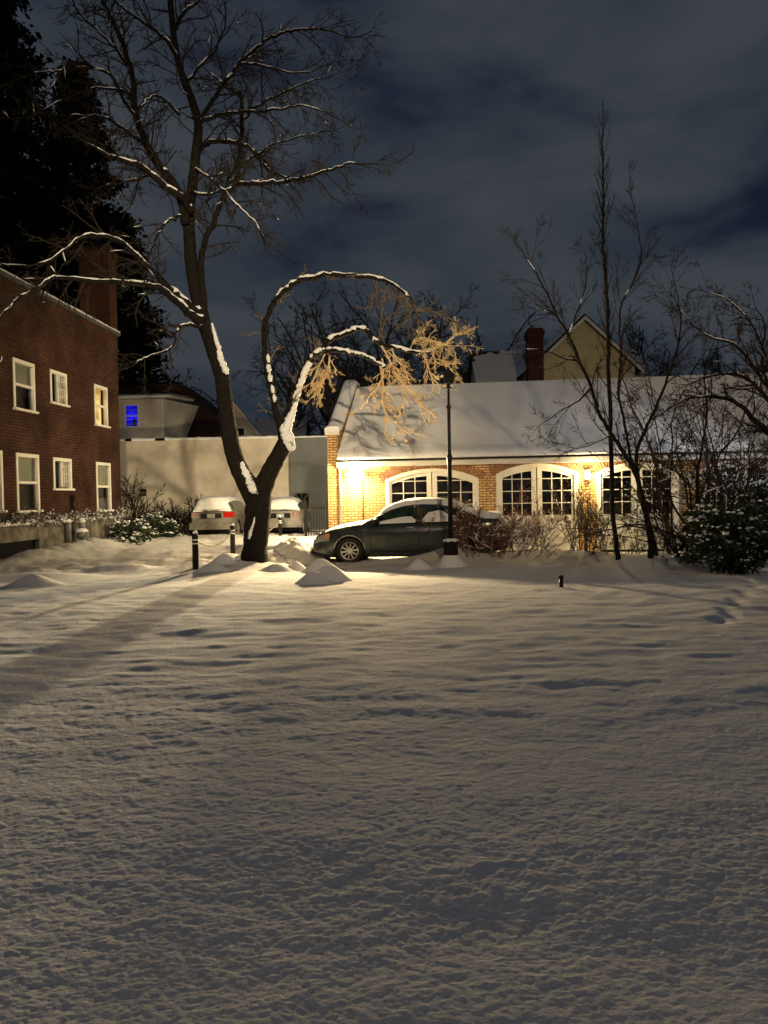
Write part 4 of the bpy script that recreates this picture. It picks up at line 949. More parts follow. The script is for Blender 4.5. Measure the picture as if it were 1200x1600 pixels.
# ------------------------------------------------------------------ branching plants
def catmull(P, k=4):
    out = []; n = len(P)
    for i in range(n-1):
        p0 = P[max(i-1, 0)]; p1 = P[i]; p2 = P[i+1]; p3 = P[min(i+2, n-1)]
        for j in range(k):
            t = j/k; t2 = t*t; t3 = t2*t
            out.append(tuple(.5*((2*b)+(-a+c)*t+(2*a-5*b+4*c-d)*t2+(-a+3*b-3*c+d)*t3) for a, b, c, d in zip(p0, p1, p2, p3)))
    out.append(tuple(P[-1])); return out
def traced(pts, Y, dy0=0, dy1=0, k=4):
    n = len(pts); P = []
    for i, (px, py, r) in enumerate(pts):
        y = Y+dy0+(dy1-dy0)*(i/(n-1)); p = at(px, py, y); P.append((p.x, p.y, p.z, r*y/F))
    C = catmull(P, k); return [Vector(c[:3]) for c in C], [max(.004, c[3]) for c in C]
def grow(out, p, d, L, r, lev, rd, P):
    n = max(3, int(L/P['seg'])); pts = [p.copy()]; d = d.normalized(); q = p.copy(); w = P['wob']
    trop = P['trop']
    for i in range(n):
        d = (d+Vector((rd.gauss(0,w), rd.gauss(0,w), rd.gauss(0,w)+trop))).normalized(); q = q+d*(L/n); pts.append(q.copy())
    e = P.get('tip', .4); rs_ = [max(P['rmin'], r*(1-(1-e)*i/n)) for i in range(n+1)]
    out.append((pts, rs_, lev))
    if lev > 0:
        k = P['kids'][lev-1]; k = int(k*rd.uniform(.7, 1.3)+.5)
        for j in range(k):
            t = rd.uniform(P.get('t0', .2), 1.0); i = min(n-1, int(t*n)); tan = (pts[i+1]-pts[i]).normalized()
            ax = tan.orthogonal().normalized(); ax = Matrix.Rotation(rd.uniform(0, 2*math.pi), 3, tan) @ ax
            a = R(rd.uniform(*P['ang'])); nd = (tan*math.cos(a)+ax*math.sin(a))
            if 'flat' in P: nd.y *= P['flat']
            grow(out, pts[i], nd, L*P['ratio']*rd.uniform(.6, 1.15)*(1.1-.45*t), rs_[i]*.62, lev-1, rd, P)
def spawn(out, pts, rs_, count, L, lev, rd, P, t0=.2, t1=1.0, down=0, bias=None):
    n = len(pts)
    for j in range(count):
        t = t0+(t1-t0)*(j+rd.random())/count; i = min(n-2, int(t*(n-1))); tan = (pts[i+1]-pts[i]).normalized(); ax = tan.orthogonal().normalized()
        ax = Matrix.Rotation(rd.uniform(0, 2*math.pi), 3, tan) @ ax
        if down and ax.z > 0 and rd.random() < abs(down) and down > 0: ax.z *= -1
        if down < 0 and ax.z < 0 and rd.random() < abs(down): ax.z *= -1
        a = R(rd.uniform(*P['ang'])); d = tan*math.cos(a)+ax*math.sin(a)
        if bias: d += Vector(bias)
        if 'flat' in P: d.y *= P['flat']
        grow(out, pts[i], d, L*rd.uniform(.6, 1.2), min(rs_[i]*.6, P['r0']), lev, rd, P)
def mesh_of(strokes, sides=(4,4,5,6)):
    m_ = MB()
    for pts, rs_, lev in strokes: m_.tube(pts, rs_, 3 if rs_[0] < .012 else 4, cap=False)
    return m_
def snow_on(strokes, rd, prob=.75, kr=.85, off=.62, rmin=.0, gap=.15, bits=0):
    m_ = MB()
    for st_ in strokes:
        pts, rs_ = st_[0], st_[1]; run = []
        def flush():
            if len(run) > 2 and run[0][1] > .02:
                for _k in range(len(run)): a_, b_, c_ = run[_k]; run[_k] = (a_+Vector((rd.gauss(0,.08)*b_, rd.gauss(0,.12)*b_, 0)), b_*rd.uniform(.85,1.15), c_*rd.uniform(.72,1.2))
            if len(run) > 2:
                nn = len(run); P_ = [a+Vector((0,0,1))*(b*off) for a, b, c in run]; q = [c*(.25 if i in (0, nn-1) else 1) for i, (a, b, c) in enumerate(run)]
                m_.tube(P_, q, 7 if q[1] > .03 else 4, cap=True, squash=.85)
            run.clear()
        for i in range(len(pts)):
            t = (pts[min(i+1, len(pts)-1)]-pts[max(i-1, 0)])
            ok = t.length > 0 and abs(t.normalized().z) < .86 and rs_[i] > rmin
            if ok and rd.random() > gap: run.append((pts[i], rs_[i], rs_[i]*kr*rd.uniform(.8, 1.12)+.008))
            else: flush()
            if len(run) > 2 and rd.random() > prob: flush()
        flush()
    return m_

# --- the big forked tree
TY = 17.6; rd = random.Random(11)
big = tag(empty('bare_tree', (tb.x, TY, 0)), 'large forked bare tree with snow lined limbs towering over the lawn edge', 'tree')
def shift(o, root): o.parent = root; o.matrix_parent_inverse = Matrix.Translation(-root.location); return o
trunkT = [([(396,905,32),(397,885,24),(398,860,20),(401,830,19),(403,800,20),(404,775,22)], 0, 0, 1),
 ([(404,790,18),(392,765,17),(375,735,14.5),(364,705,13.5),(357,668,12.5),(352,630,12),(346,588,11.5),(331,540,11),(316,496,10.5),(305,450,10),(299,413,9.5),(296,370,9),(295,336,8.5),(301,290,7.5),(306,240,7),(310,196,6.5),(301,160,6),(289,129,5.5),(278,95,5),(272,60,4.8),(268,20,4.5),(262,-40,4),(258,-110,3),(250,-200,1.5)], 0, .4, 1),
 ([(404,790,18),(410,765,16),(420,741,14),(433,716,13),(446,692,12.5),(447,680,11)], 0, -.1, 1)]
limbs = [([(300,332,6),(284,308,5.5),(258,292,5),(227,264,4.2),(201,253,4),(170,243,3),(134,222,1.5)], 0, -1.0),
 ([(290,350,7.5),(284,315,7.5),(270,285,7),(248,258,6.5),(227,222,5.5),(212,176,5),(207,119,4.2),(191,67,3.5),(176,31,3),(160,0,2.5),(145,-50,1.5)], 0, 1.2),
 ([(314,492,8),(300,482,6.5),(280,465,6),(258,444,5.5),(222,408,4.5),(191,380,4),(160,369,3.5),(127,371,2.6),(96,395,2.2),(60,414,1.8),(0,412,1.2)], 0, -1.6),
 ([(318,502,8),(300,494,6.5),(275,470,5.5),(248,450,5),(207,442,4.2),(145,439,3.6),(95,434,3),(78,436,2.6),(50,455,2.2),(31,465,2),(0,496,1.5),(-40,520,1)], 0, -2.4),
 ([(322,520,8),(318,470,7),(314,425,5.5),(318,385,5),(331,351,4.6),(351,305,4.2),(369,287,4),(374,250,3.6),(377,217,3.4),(377,155,3),(356,137,2.2),(345,128,1.6),(325,112,1)], 0, .9),
 ([(369,287,3.8),(390,287,3.6),(413,286,3.4),(440,284,3),(465,280,2.8),(506,269,2.2),(530,260,1.8),(548,256,1.5),(594,256,.8)], .5, -1.2),
 ([(308,232,4),(325,224,3.8),(345,221,3.4),(362,222,3.2),(378,226,3),(393,235,2.8),(405,250,2.6),(418,263,2.3),(432,272,2),(450,279,1.6)], .3, 1.0),
 ([(311,192,3.5),(330,184,3),(351,178,2.6),(390,175,2.3),(413,173,2),(440,170,1.7),(465,165,1.4),(500,172,1),(530,185,.7)], .3, -1.2),
 ([(309,200,4),(325,172,3.6),(341,145,3.2),(355,124,3),(372,103,2.8),(390,84,2.6),(408,67,2.4),(430,54,2.2),(455,49,1.9),(480,46,1.6),(506,46,1.4),(530,52,1.1),(548,59,.9),(573,52,.6)], .3, 1.6),
 ([(278,92,3.5),(263,67,3),(247,52,2.6),(232,41,2.4),(214,28,2),(196,15,1.8),(176,0,1.5),(150,-30,1)], .3, -.8),
 ([(275,45,3.2),(284,22,2.8),(305,5,2.4),(330,-25,1.6)], .3, .9),
 ([(212,182,3),(195,160,2.6),(176,122,2.4),(155,108,2.1),(134,106,1.9),(110,108,1.6),(93,111,1.4),(70,112,1.2),(46,116,.8)], .5, -.6),
 ([(232,232,3.2),(208,212,2.8),(186,196,2.4),(168,186,2.1),(150,181,1.9),(125,180,1.5),(103,181,1),(75,178,.7)], .4, 1.6),
 ([(206,120,2.6),(185,80,2.3),(150,45,1.8),(125,20,1.4),(100,-20,.8)], .8, 2.0),
 ([(210,150,2.4),(180,138,2),(140,140,1.6),(90,160,1.2),(40,185,.7)], .8, -1.5),
 ([(303,262,2.6),(325,276,2.2),(346,294,2),(365,315,1.8),(382,331,1.5),(400,350,1.2),(413,377,.8)], .2, -1.6),
 ([(284,336,2.4),(274,341,2.2),(262,345,2),(253,356,1.8),(246,368,1.5),(240,384,1.2),(232,403,.8)], 0, -1),
 ([(322,514,4),(305,508,3),(288,508,2.4),(276,518,2),(273,535,1.8),(262,547,1.6),(240,554,1.4),(222,562,1.1),(200,575,.7)], 0, -.8),
 ([(352,305,3),(362,270,2.4),(395,245,1.8),(430,225,1.4),(480,210,1),(520,205,.6)], .5, 1.8),
 ([(376,190,2.4),(400,168,2),(430,150,1.6),(475,130,1.2),(520,118,.7)], .8, 1.6),
 ([(374,100,2.2),(400,100,1.8),(440,110,1.4),(480,112,1),(520,98,.6)], .8, -1.2),
 ([(300,300,2.6),(325,305,2.2),(350,295,1.6),(368,275,1.2)], .1, -.6),
 ([(240,268,2.4),(215,280,2),(190,285,1.6),(165,290,1)], .1, 1.2),
 ([(290,130,2.8),(310,108,2.2),(335,80,1.8),(350,45,1.3),(352,0,.8)], .3, 1.2),
 ([(280,180,2.4),(262,160,2),(240,150,1.6),(225,160,1.2),(210,185,.9)], .3, -1.0)]
arch = [([(444,690,9),(440,672,7),(435,653,6.5),(430,635,5.5),(426,617,5),(420,595,4.6),(417,572,4.6),(415,550,4.4),(413,528,4.4),(415,505,4.4),(421,488,4.4),(437,462,4.6),(452,448,4.6),(470,438,4.4),(500,431,4.2),(530,430,3.8),(560,433,3.4),(590,435,3),(614,445,2.6),(635,460,2.2),(643,472,2),(648,484,1.6)], -.1, .5),
 ([(446,690,9),(447,672,8),(452,650,7.5),(459,622,7),(467,598,6.5),(474,580,6),(485,563,5.6),(497,552,5.4),(503,546,5)], -.1, .1),
 ([(503,548,4.6),(508,538,4.6),(519,529,4.6),(536,523,4.2),(550,517,4),(565,514,3.8),(575,519,3.6),(582,529,3.4),(592,536,3.2),(620,543,3),(650,550,2.6),(668,550,2.2),(684,546,1.6)], .1, .9),
 ([(500,550,4.8),(515,548,4.2),(536,548,3.6),(550,552,3.3),(566,555,3),(580,561,2.8),(592,568,2.6),(602,573,2.2)], .1, -.3)]
tm = MB(); TR_ = []
for pts, a, b, _ in trunkT:
    P_, r_ = traced(pts, TY, a, b); r_ = [q*(1+.03*rd.gauss(0,1)) for q in r_]; tm.tube(P_, r_, 16); TR_.append((P_, r_, 9))
LB = []
for pts, a, b in limbs+arch:
    P_, r_ = traced(pts, TY, a, b)
    P_ = [p+Vector((rd.gauss(0,.012), rd.gauss(0,.02), rd.gauss(0,.012))) if i > 1 else p for i, p in enumerate(P_)]; LB.append((P_, r_, 8)); tm.tube(P_, r_, 8)
shift(tm.build('trunk', M['bark'], None, True), big)
TP = dict(seg=.13, wob=.16, trop=-.005, kids=[4, 4, 4], ang=(25, 65), ratio=.55, rmin=.0048, r0=.022, tip=.45, flat=.8)
tw = []
nl = len(limbs)
for i, (P_, r_, _) in enumerate(LB[:nl]):
    L_ = sum((P_[j+1]-P_[j]).length for j in range(len(P_)-1))
    spawn(tw, P_, r_, max(4, int(L_*4.6)), .95, 2, rd, TP, .22 if i < 5 else .15)
    grow(tw, P_[-1], P_[-1]-P_[-2], .8, r_[-1], 2, rd, TP)
spawn(tw, TR_[1][0][40:], TR_[1][1][40:], 26, 1.2, 2, rd, TP, .1)
shift(mesh_of(tw).build('twigs', M['twig'], None), big)
sn = snow_on([(p, r, 0) for p, r, _ in LB[:nl]], rd, prob=.97, kr=.62, off=.75, rmin=.012, gap=.03)
sn2 = snow_on([s_ for s_ in tw if s_[2] >= 1], rd, prob=.6, kr=.55, off=.9, gap=.72); sn.add(sn2.v, sn2.f)
for q_, (P_, r_, _) in enumerate(LB[nl:]):
    s3 = snow_on([(P_, r_, 0)], rd, prob=1, kr=.74 if q_ == 0 else .95, off=.66 if q_ == 0 else .50, gap=.015); sn.add(s3.v, s3.f)
# snow plastered on the steep right fork and in the crotches
def plaster(pts, Y, n=8, sq=None):
    P_, r_ = traced(pts, Y, 0, 0, 9); r_ = [q*rd.uniform(.72, 1.05) for q in r_]; P_ = [p+Vector((rd.gauss(0,.12)*q, 0, 0)) for p, q in zip(P_, r_)]; sn.tube(P_, r_, 10)
plaster([(386,748,4),(391,758,8),(398,767,8),(403,772,6)], TY-.16)
plaster([(377,722,3),(383,738,6),(391,755,7),(399,767,7)], TY-.12)
plaster([(340,548,2),(345,562,5),(352,578,6),(355,582,3)], TY-.14)
plaster([(331,505,2),(336,525,3.5),(342,545,4),(347,560,3)], TY-.12)
plaster([(440,665,4),(446,675,9),(451,688,11),(456,698,8),(459,703,3)], TY-.18)
plaster([(452,652,6),(446,672,9)], TY-.16)
plaster([(463,625,4),(457,645,6),(451,660,7)], TY-.12); plaster([(484,566,5),(474,585,5.5),(466,610,6),(458,634,6)], TY-.05)
for a in ((418,560,3.5),(419,575,4.5),(421,590,4),(425,608,3.5),(428,622,3)): plaster([(a[0],a[1]-6,a[2]*.5),(a[0]+1,a[1],a[2]),(a[0]+1,a[1]+6,a[2]*.6)], TY-.10)
plaster([(395,822,1),(391,832,3),(389,842,2)], TY-.36); plaster([(398,808,.8),(396,818,2),(392,828,2)], TY-.34)
shift(sn.build('snow', M['snow'], None, True), big)
# the pale lit hanging twigs of the arching limbs
HP = dict(seg=.07, wob=.20, trop=-.035, kids=[5, 6, 3], ang=(22, 55), ratio=.52, rmin=.0038, r0=.015, tip=.5)
ht = []
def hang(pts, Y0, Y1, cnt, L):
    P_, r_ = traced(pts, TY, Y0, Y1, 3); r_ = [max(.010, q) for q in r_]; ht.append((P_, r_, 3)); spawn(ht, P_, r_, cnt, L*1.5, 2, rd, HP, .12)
for a in [([(594,570,1.6),(598,600,1.6),(597,625,1.4),(603,645,1.2),(618,662,.9),(640,678,.6)], .5, .9, 15, .42),
          ([(596,540,1.7),(610,565,1.6),(622,590,1.4),(640,610,1.2),(655,632,1),(672,640,.7)], .6, 1.2, 14, .42),
          ([(612,542,1.7),(618,560,1.5),(632,575,1.3),(640,600,1),(650,618,.7)], .7, .2, 11, .36),
          ([(660,550,1.6),(668,570,1.4),(675,590,1.3),(690,603,1),(700,600,.8)], .9, 1.0, 11, .34),
          ([(676,548,1.6),(682,566,1.4),(698,572,1.2),(712,585,.8)], .9, 1.3, 10, .32),
          ([(640,548,1.8),(648,530,1.6),(662,528,1.4),(690,538,1.2),(706,540,.9)], .9, .5, 12, .40),
          ([(650,550,1.8),(680,542,1.6),(700,535,1.3),(712,520,.9)], .9, 1.0, 10, .34),
          ([(515,556,1.4),(513,575,1.3),(505,595,1.1),(500,612,.8)], .1, .3, 12, .34),
          ([(508,552,1.3),(495,580,1.1),(485,605,.9)], .1, -.2, 7, .30),
          ([(597,560,1.4),(598,590,1.3),(580,615,1),(562,640,.7)], .5, 1.4, 8, .34)]: hang(*a)
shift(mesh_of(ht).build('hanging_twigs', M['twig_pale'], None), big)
h2 = []
HP2 = dict(HP, kids=[4, 4, 3], rmin=.0045)
for a in [([(605,438,1.6),(600,470,1.3),(595,500,1.1),(597,530,.8)], .5, .8, 10, .45), ([(625,450,1.6),(640,480,1.3),(640,505,1),(648,520,.7)], .5, .2, 12, .42), ([(648,484,1.5),(668,487,1.3),(690,490,1.1),(712,505,.7)], .5, .9, 13, .42), ([(640,465,1.5),(650,490,1.3),(655,510,1)], .5, .9, 11, .4), ([(590,436,1.3),(585,460,1.1),(578,485,.8)], .4, 1.0, 7, .42), ([(610,444,1.3),(622,470,1.1),(618,505,.7)], .5, 1.2, 10, .42)]:
    P_, r_ = traced(a[0], TY, a[1], a[2], 3); h2.append((P_, [max(.007, q) for q in r_], 3)); spawn(h2, P_, r_, a[3], a[4], 2, rd, HP2, .1)
for (P_, r_, _) in LB[nl:nl+2]: spawn(h2, P_, r_, 18, .5, 2, rd, dict(HP2, trop=.0), .1)
shift(mesh_of(h2).build('arch_twigs', M['bark_light'], None), big)

# --- slender straight tree, right
def stems_tree(name, label, stems, Y, P, cnt, L, lev, snow=.0, group=None, barkm='bark', twm='twig', down=0, bias=None, sides=8, seed=1, t0=.2, thin=.72):
    rd_ = random.Random(seed); p0 = at(stems[0][0][0][0], stems[0][0][0][1], Y)
    r_ = tag(empty(name, (p0.x, Y, 0)), label, 'tree' if 'tree' in name else 'shrub', group); mb = MB(); S = []; T = []
    for pts, a, b in stems:
        P_, rr_ = traced(pts, Y, a, b, 4); rr_ = [max(.004, q*thin) for q in rr_]; P_ = [q+Vector((rd_.gauss(0,.008), 0, rd_.gauss(0,.006))) for q in P_]
        mb.tube(P_, rr_, sides); S.append((P_, rr_, 5)); Ln = sum((P_[j+1]-P_[j]).length for j in range(len(P_)-1)); spawn(T, P_, rr_, max(3, int(Ln*cnt)), L, lev, rd_, P, t0, 1, down, bias); grow(T, P_[-1], P_[-1]-P_[-2], L*.7, rr_[-1], lev, rd_, P)
    shift(mb.build('trunk', M[barkm], None, True), r_); shift(mesh_of(T).build('crown', M[twm], None), r_)
    s_ = snow_on(S, rd_, .95, .6, .8, .0, .2); s2 = snow_on([x for x in T if x[2] >= 1], rd_, .8, .8, .9, 0, 1-snow); s_.add(s2.v, s2.f)
    if s_.v: shift(s_.build('snow', M['snow'], None, True), r_)
    return r_, S, T
SP = dict(seg=.12, wob=.06, trop=.07, kids=[3, 3], ang=(14, 32), ratio=.5, rmin=.0035, r0=.012, tip=.3)
stems_tree('slender_tree', 'tall straight thin bare tree rising high above the yellow gable', [([(967,890,6.5),(964,860,5.5),(958,805,5),(956,750,5),(955,690,4.8),(953,630,4.6),(951,575,4.4),(950,530,4.2),(949,498,4),(947,446,3.8),(944,400,3.2),(942,355,2.8),(943,320,2.4),(943,285,1.9),(942,235,1.2),(942,190,.6)], 0, 0)], gnd(966,886).y, SP, 6.5, .62, 1, .05, t0=.42, seed=3)
# --- leaning multi stem tree
MP = dict(seg=.12, wob=.12, trop=.03, kids=[4, 4, 3], ang=(20, 48), ratio=.58, rmin=.0038, r0=.014, tip=.35, flat=.7)
MY = gnd(1024, 888).y
stems_tree('multi_stem_tree', 'bare tree of several dark leaning stems right of the tall straight tree', [
 ([(1018,895,7),(1017,870,6.5),(1016,843,6),(1008,797,5.6),(997,751,5),(978,713,4.8),(963,690,4.6),(955,678,4.4),(944,660,4.2),(935,644,4),(924,606,3.5),(905,563,3.2),(889,525,2.8),(870,494,2.4),(864,481,2.2),(846,442,1.8),(830,415,1.4),(818,397,.9)], 0, -.3),
 ([(1030,893,6.5),(1026,874,6),(1016,824,5.5),(1005,790,5),(999,770,4.8),(996,740,4.4),(995,705,4.2),(1008,672,3.6),(1024,640,3.2),(1043,590,2.7),(1052,565,2.4),(1058,548,2.2),(1064,498,1.7),(1058,460,1.1),(1050,425,.7)], 0, .5),
 ([(1000,775,4),(994,740,3.4),(985,713,3.2),(979,680,3),(974,652,2.8),(969,630,2.6),(966,613,2.5),(968,585,2.4),(970,560,2.2),(969,520,2),(969,484,1.9),(978,460,1.8),(990,439,1.6),(1002,404,1.3),(1000,380,1.1),(997,355,.9),(986,299,.5)], 0, .9),
 ([(1036,893,6),(1048,878,5.5),(1062,862,5.2),(1069,845,4.6),(1073,828,4.2),(1079,812,4),(1085,805,3.6),(1089,780,3.2),(1089,747,3),(1096,705,2.6),(1102,670,2.2),(1104,632,1.9),(1100,590,1.5),(1112,540,1)], 0, -.5),
 ([(924,606,2.6),(905,625,2),(880,640,1.4),(850,660,.8)], -.2, .6), ([(905,563,2.2),(880,560,1.6),(850,548,1.1),(820,545,.6)], -.2, -.8),
 ([(955,678,2.4),(935,690,1.8),(905,700,1.2),(880,695,.7)], -.1, -.7), ([(889,525,2),(900,490,1.6),(915,450,1.2),(915,400,.6)], -.2, .8), ([(870,494,1.8),(850,485,1.3),(825,480,.7)], -.3, .6)], MY, MP, 3.0, .9, 2, .10, down=-.4, seed=8, t0=.3)

# --- shrubs
def fan_shrub(name, label, px, py, n, H, spread, P, twm='twig_red', lev=2, snow=.3, group=None, Yoff=0, seed=1, w=.3, leaves=0, leafm='deadleaf', bare=True, r0=.012, snowr=.9, lean=0):
    rd_ = random.Random(seed); p = gnd(px, py); Y = p.y+Yoff; x = at(px, py, Y).x; z = hz(x, Y)
    r_ = tag(empty(name, (x, Y, z)), label, 'shrub', group); T = []
    for i in range(n):
        b = Vector((rd_.gauss(0, w), rd_.gauss(0, w*.6), -.05)); d = Vector((b.x/w*spread*.6+rd_.gauss(0, spread*.5)+lean, rd_.gauss(0, spread*.6), 1))
        grow(T, b, d, H*rd_.uniform(.65, 1.15), r0*rd_.uniform(.7, 1.2), lev, rd_, P)
    mesh_of(T).build('stems', M[twm], r_)
    if snow > 0:
        s_ = snow_on(T, rd_, .75, snowr, .95, 0, 1-snow)
        if s_.v: s_.build('snow', M['snow'], r_, True)
    if leaves:
        m_ = MB()
        for k in range(leaves):
            st_ = rd_.choice(T); q = st_[0][rd_.randrange(1, len(st_[0]))]; leaf(m_, q, rd_.uniform(.025, .06), rd_)
        m_.build('leaves', M[leafm], r_)
    return r_
def leaf(m_, q, s, rd_, droop=.3, wid=.42):
    d = Vector((rd_.gauss(0,1), rd_.gauss(0,1), rd_.gauss(0,.6)-droop)).normalized(); u = d.orthogonal().normalized(); u = Matrix.Rotation(rd_.uniform(0,6.28), 3, d) @ u; n_ = d.cross(u)
    a = q+d*s*.5+u*s*wid+n_*s*.12; b = q+d*s*.5-u*s*wid+n_*s*.12; e_ = q+d*s*1.25
    m_.add([q, a, e_, b], [(0,1,2),(0,2,3)])
BP = dict(seg=.10, wob=.12, trop=.02, kids=[4, 5], ang=(18, 50), ratio=.5, rmin=.0042, r0=.012, tip=.45)
BP2 = dict(BP, kids=[5, 6], rmin=.0048)
fan_shrub('red_twig_shrub', 'snowy red stemmed shrub before the sedan front door, left of the lamp post', 706, 878, 12, 1.1, .30, BP2, seed=21, w=.22, snow=.45, Yoff=.1)
fan_shrub('red_twig_shrub', 'dense snow flecked red stemmed shrub hiding the rear wheel of the sedan', 756, 879, 27, 1.15, .50, BP2, seed=22, w=.46, snow=.60, Yoff=.1)
fan_shrub('red_twig_shrub', 'snow laden shrub spreading right from the back of the sedan', 800, 878, 22, 1.05, .65, BP2, seed=23, w=.35, snow=.65, Yoff=.1, lean=.35)
fan_shrub('bare_shrub', 'thin see through shrub below the second garage door', 850, 872, 12, 1.1, .7, BP, twm='bark_light', seed=24, w=.55, snow=.25, Yoff=.8)
fan_shrub('bare_shrub', 'upright snowy twig clump below the wall lantern pier', 918, 876, 34, 1.55, .22, dict(BP, ang=(10, 32)), twm='bark_light', seed=25, w=.22, snow=.35, Yoff=.5)
fan_shrub('bare_shrub', 'low leafy twig clump at the foot of the tall straight tree', 985, 874, 16, .55, .7, BP, twm='bark_light', seed=26, w=.3, snow=.3, leaves=160, leafm='leaf', Yoff=.5)
fan_shrub('bare_shrub', 'slim twig clump between the leaning stems and the third garage door', 1052, 870, 22, 1.5, .3, BP, twm='twig', seed=27, w=.25, snow=.35, Yoff=.8)
fan_shrub('bare_shrub', 'thin tall leggy stems in front of the second garage door', 822, 874, 8, 1.9, .35, BP, twm='twig_red', seed=28, w=.5, snow=.1, Yoff=.9)
# tall tangled shrubs on the right
GP = dict(seg=.14, wob=.11, trop=.0, kids=[5, 5, 4], ang=(20, 58), ratio=.48, rmin=.0042, r0=.02, tip=.4, flat=.8)
fan_shrub('tangled_shrub', 'tall tangled dark shrub with dead seed heads against the garage roof', 1100, 886, 21, 3.9, .36, GP, twm='twig', lev=3, seed=31, w=.35, snow=.16, r0=.026, leaves=1500, Yoff=.4)
fan_shrub('tangled_shrub', 'tall tangled dark shrub behind the evergreen at the right edge', 1165, 886, 20, 3.7, .42, GP, twm='twig', lev=3, seed=32, w=.45, snow=.24, r0=.026, leaves=1400, Yoff=.9)
fan_shrub('tangled_shrub', 'leggy shrub thick with snow in the cool light at the right edge', 1205, 880, 18, 2.6, .5, GP, twm='twig', lev=3, seed=33, w=.4, snow=.8, r0=.02, Yoff=1.6, snowr=1.4)
# tree rooted outside the right edge; its arching boughs reach in
stems_tree('arching_tree', 'arching snow dusted boughs reaching in over the garage roof from the right edge', [
 ([(1262,900,11),(1255,800,10),(1240,730,9),(1220,695,7.5),(1200,675,7),(1181,659,6),(1154,632,4.5),(1123,621,3.4),(1085,621,2.2),(1060,630,1.2)], 0, -.5),
 ([(1245,740,7),(1230,665,5.5),(1200,625,4.5),(1181,602,4),(1154,586,3),(1116,586,2.2),(1080,600,1.2)], 0, .7),
 ([(1240,720,6),(1225,640,5),(1200,606,4),(1173,567,3.3),(1146,537,2.6),(1116,529,2),(1085,510,1.3),(1060,480,.8)], 0, -.9),
 ([(1225,640,4),(1205,580,3),(1190,540,2.4),(1170,500,1.8),(1140,470,1.3),(1100,455,.8)], .2, 1.0),
 ([(1200,606,3),(1190,560,2.4),(1195,510,1.6),(1180,480,1)], .2, .5)], 15.2, dict(GP, kids=[4,5,4], trop=-.01), 4.2, .8, 2, .22, seed=40, t0=.2)

# rhododendron-like evergreen
def evergreen(name, label, px, py, Yoff, rx, ry, rz, n, seed, snowf=.18, zb=0, cat='shrub', ls=(.05,.10), group=None):
    rd_ = random.Random(seed); p = gnd(px, py); Y = p.y+Yoff; x = at(px, py, Y).x; r_ = tag(empty(name, (x, Y, hz(x, Y))), label, cat, group); T = []
    P = dict(seg=.12, wob=.12, trop=.0, kids=[4, 4], ang=(25, 60), ratio=.55, rmin=.005, r0=.02, tip=.5)
    for i in range(max(8, int(n/120))): grow(T, Vector((rd_.gauss(0,rx*.2), rd_.gauss(0,ry*.2), -.05)), Vector((rd_.gauss(0,rx*.7), rd_.gauss(0,ry*.7), rz)), rz*rd_.uniform(.5, 1.1), .018, 2, rd_, P)
    mesh_of(T).build('stems', M['bark'], r_); m_ = MB(); s_ = MB()
    cl = [(Vector((rd_.gauss(0,.42)*rx, rd_.gauss(0,.42)*ry, rd_.uniform(.04, .95)*rz))) for _ in range(max(10, int(n/28)))]
    for k in range(n):
        c = rd_.choice(cl); q = c+Vector((rd_.gauss(0,.07), rd_.gauss(0,.07), rd_.gauss(0,.05)))
        if q.z < .02: q.z = .02+rd_.random()*.05
        leaf(m_, q, rd_.uniform(*ls), rd_, .5)
        if rd_.random() < snowf*1.6 and q.z > c.z+.01:
            rr_ = rd_.uniform(.012, .05)*(1.5 if rd_.random() < .15 else 1); s_.lathe([(.001,-.012),(rr_,.0),(rr_*.8,rr_*.45),(.001,rr_*.65)], 6, (q.x, q.y, q.z+.03), close=False)
    m_.build('leaves', M['leaf'], r_)
    if s_.v: s_.build('snow', M['snow'], r_, True)
    return r_
evergreen('evergreen_shrub', 'dark broad leaved evergreen shrub with snow crumbs at the lower right edge', 1150, 898, .2, 1.0, .6, 1.3, 3400, 51, .16)
evergreen('evergreen_shrub', 'upper part of snowy leaved evergreen behind the dark one at the right edge', 1192, 890, .9, .8, .6, 1.9, 1300, 52, .75)
evergreen('evergreen_shrub', 'low dark evergreen leaves at the foot of the tangled shrub', 1100, 882, .0, .55, .3, .5, 900, 53, .12)
def backshrub(px, py, Y, label, rx, rz, n, seed, snowf):
    r_ = evergreen('snowy_shrub', label, 300, 880, 0, rx, rx*.7, rz, n, seed, snowf, ls=(.07,.14)); p = at(px, py, Y); r_.location = (p.x, Y, 0); return r_
backshrub(203, 846, 26.6, 'rounded snow covered evergreen shrub at the far corner of the brick building', .85, .85, 900, 61, .50)
backshrub(216, 838, 28.2, 'dark evergreen shrub just behind the snow covered one by the brick corner', .8, 1.0, 700, 62, .25)
backshrub(262, 838, 30.5, 'snow flecked evergreen shrub left of the station wagon', .9, .8, 900, 63, .30)
def backfan(px, py, Y, label, n, H, sp, seed, w, tm_='bark_light', snow=.1, nm='bare_shrub'):
    r_ = fan_shrub(nm, label, 300, 880, n, H, sp, dict(BP, kids=[5,5,4], rmin=.010, seg=.16), twm=tm_, seed=seed, w=w, snow=snow, r0=.025); p = at(px, py, Y); r_.location = (p.x, Y, 0); return r_
backfan(288, 840, 33.4, 'dense rounded bare shrub against the cream wall left of the station wagon', 46, 1.5, .55, 71, .55, 'twig')
backfan(212, 840, 30.0, 'tall bare shrub in the gap between the brick corner and the cream wall', 14, 2.5, .10, 72, .2, 'twig')
backfan(268, 838, 34.5, 'thin twiggy shrub before the cream wall near its square vent', 12, 1.0, .35, 73, .35, 'twig')

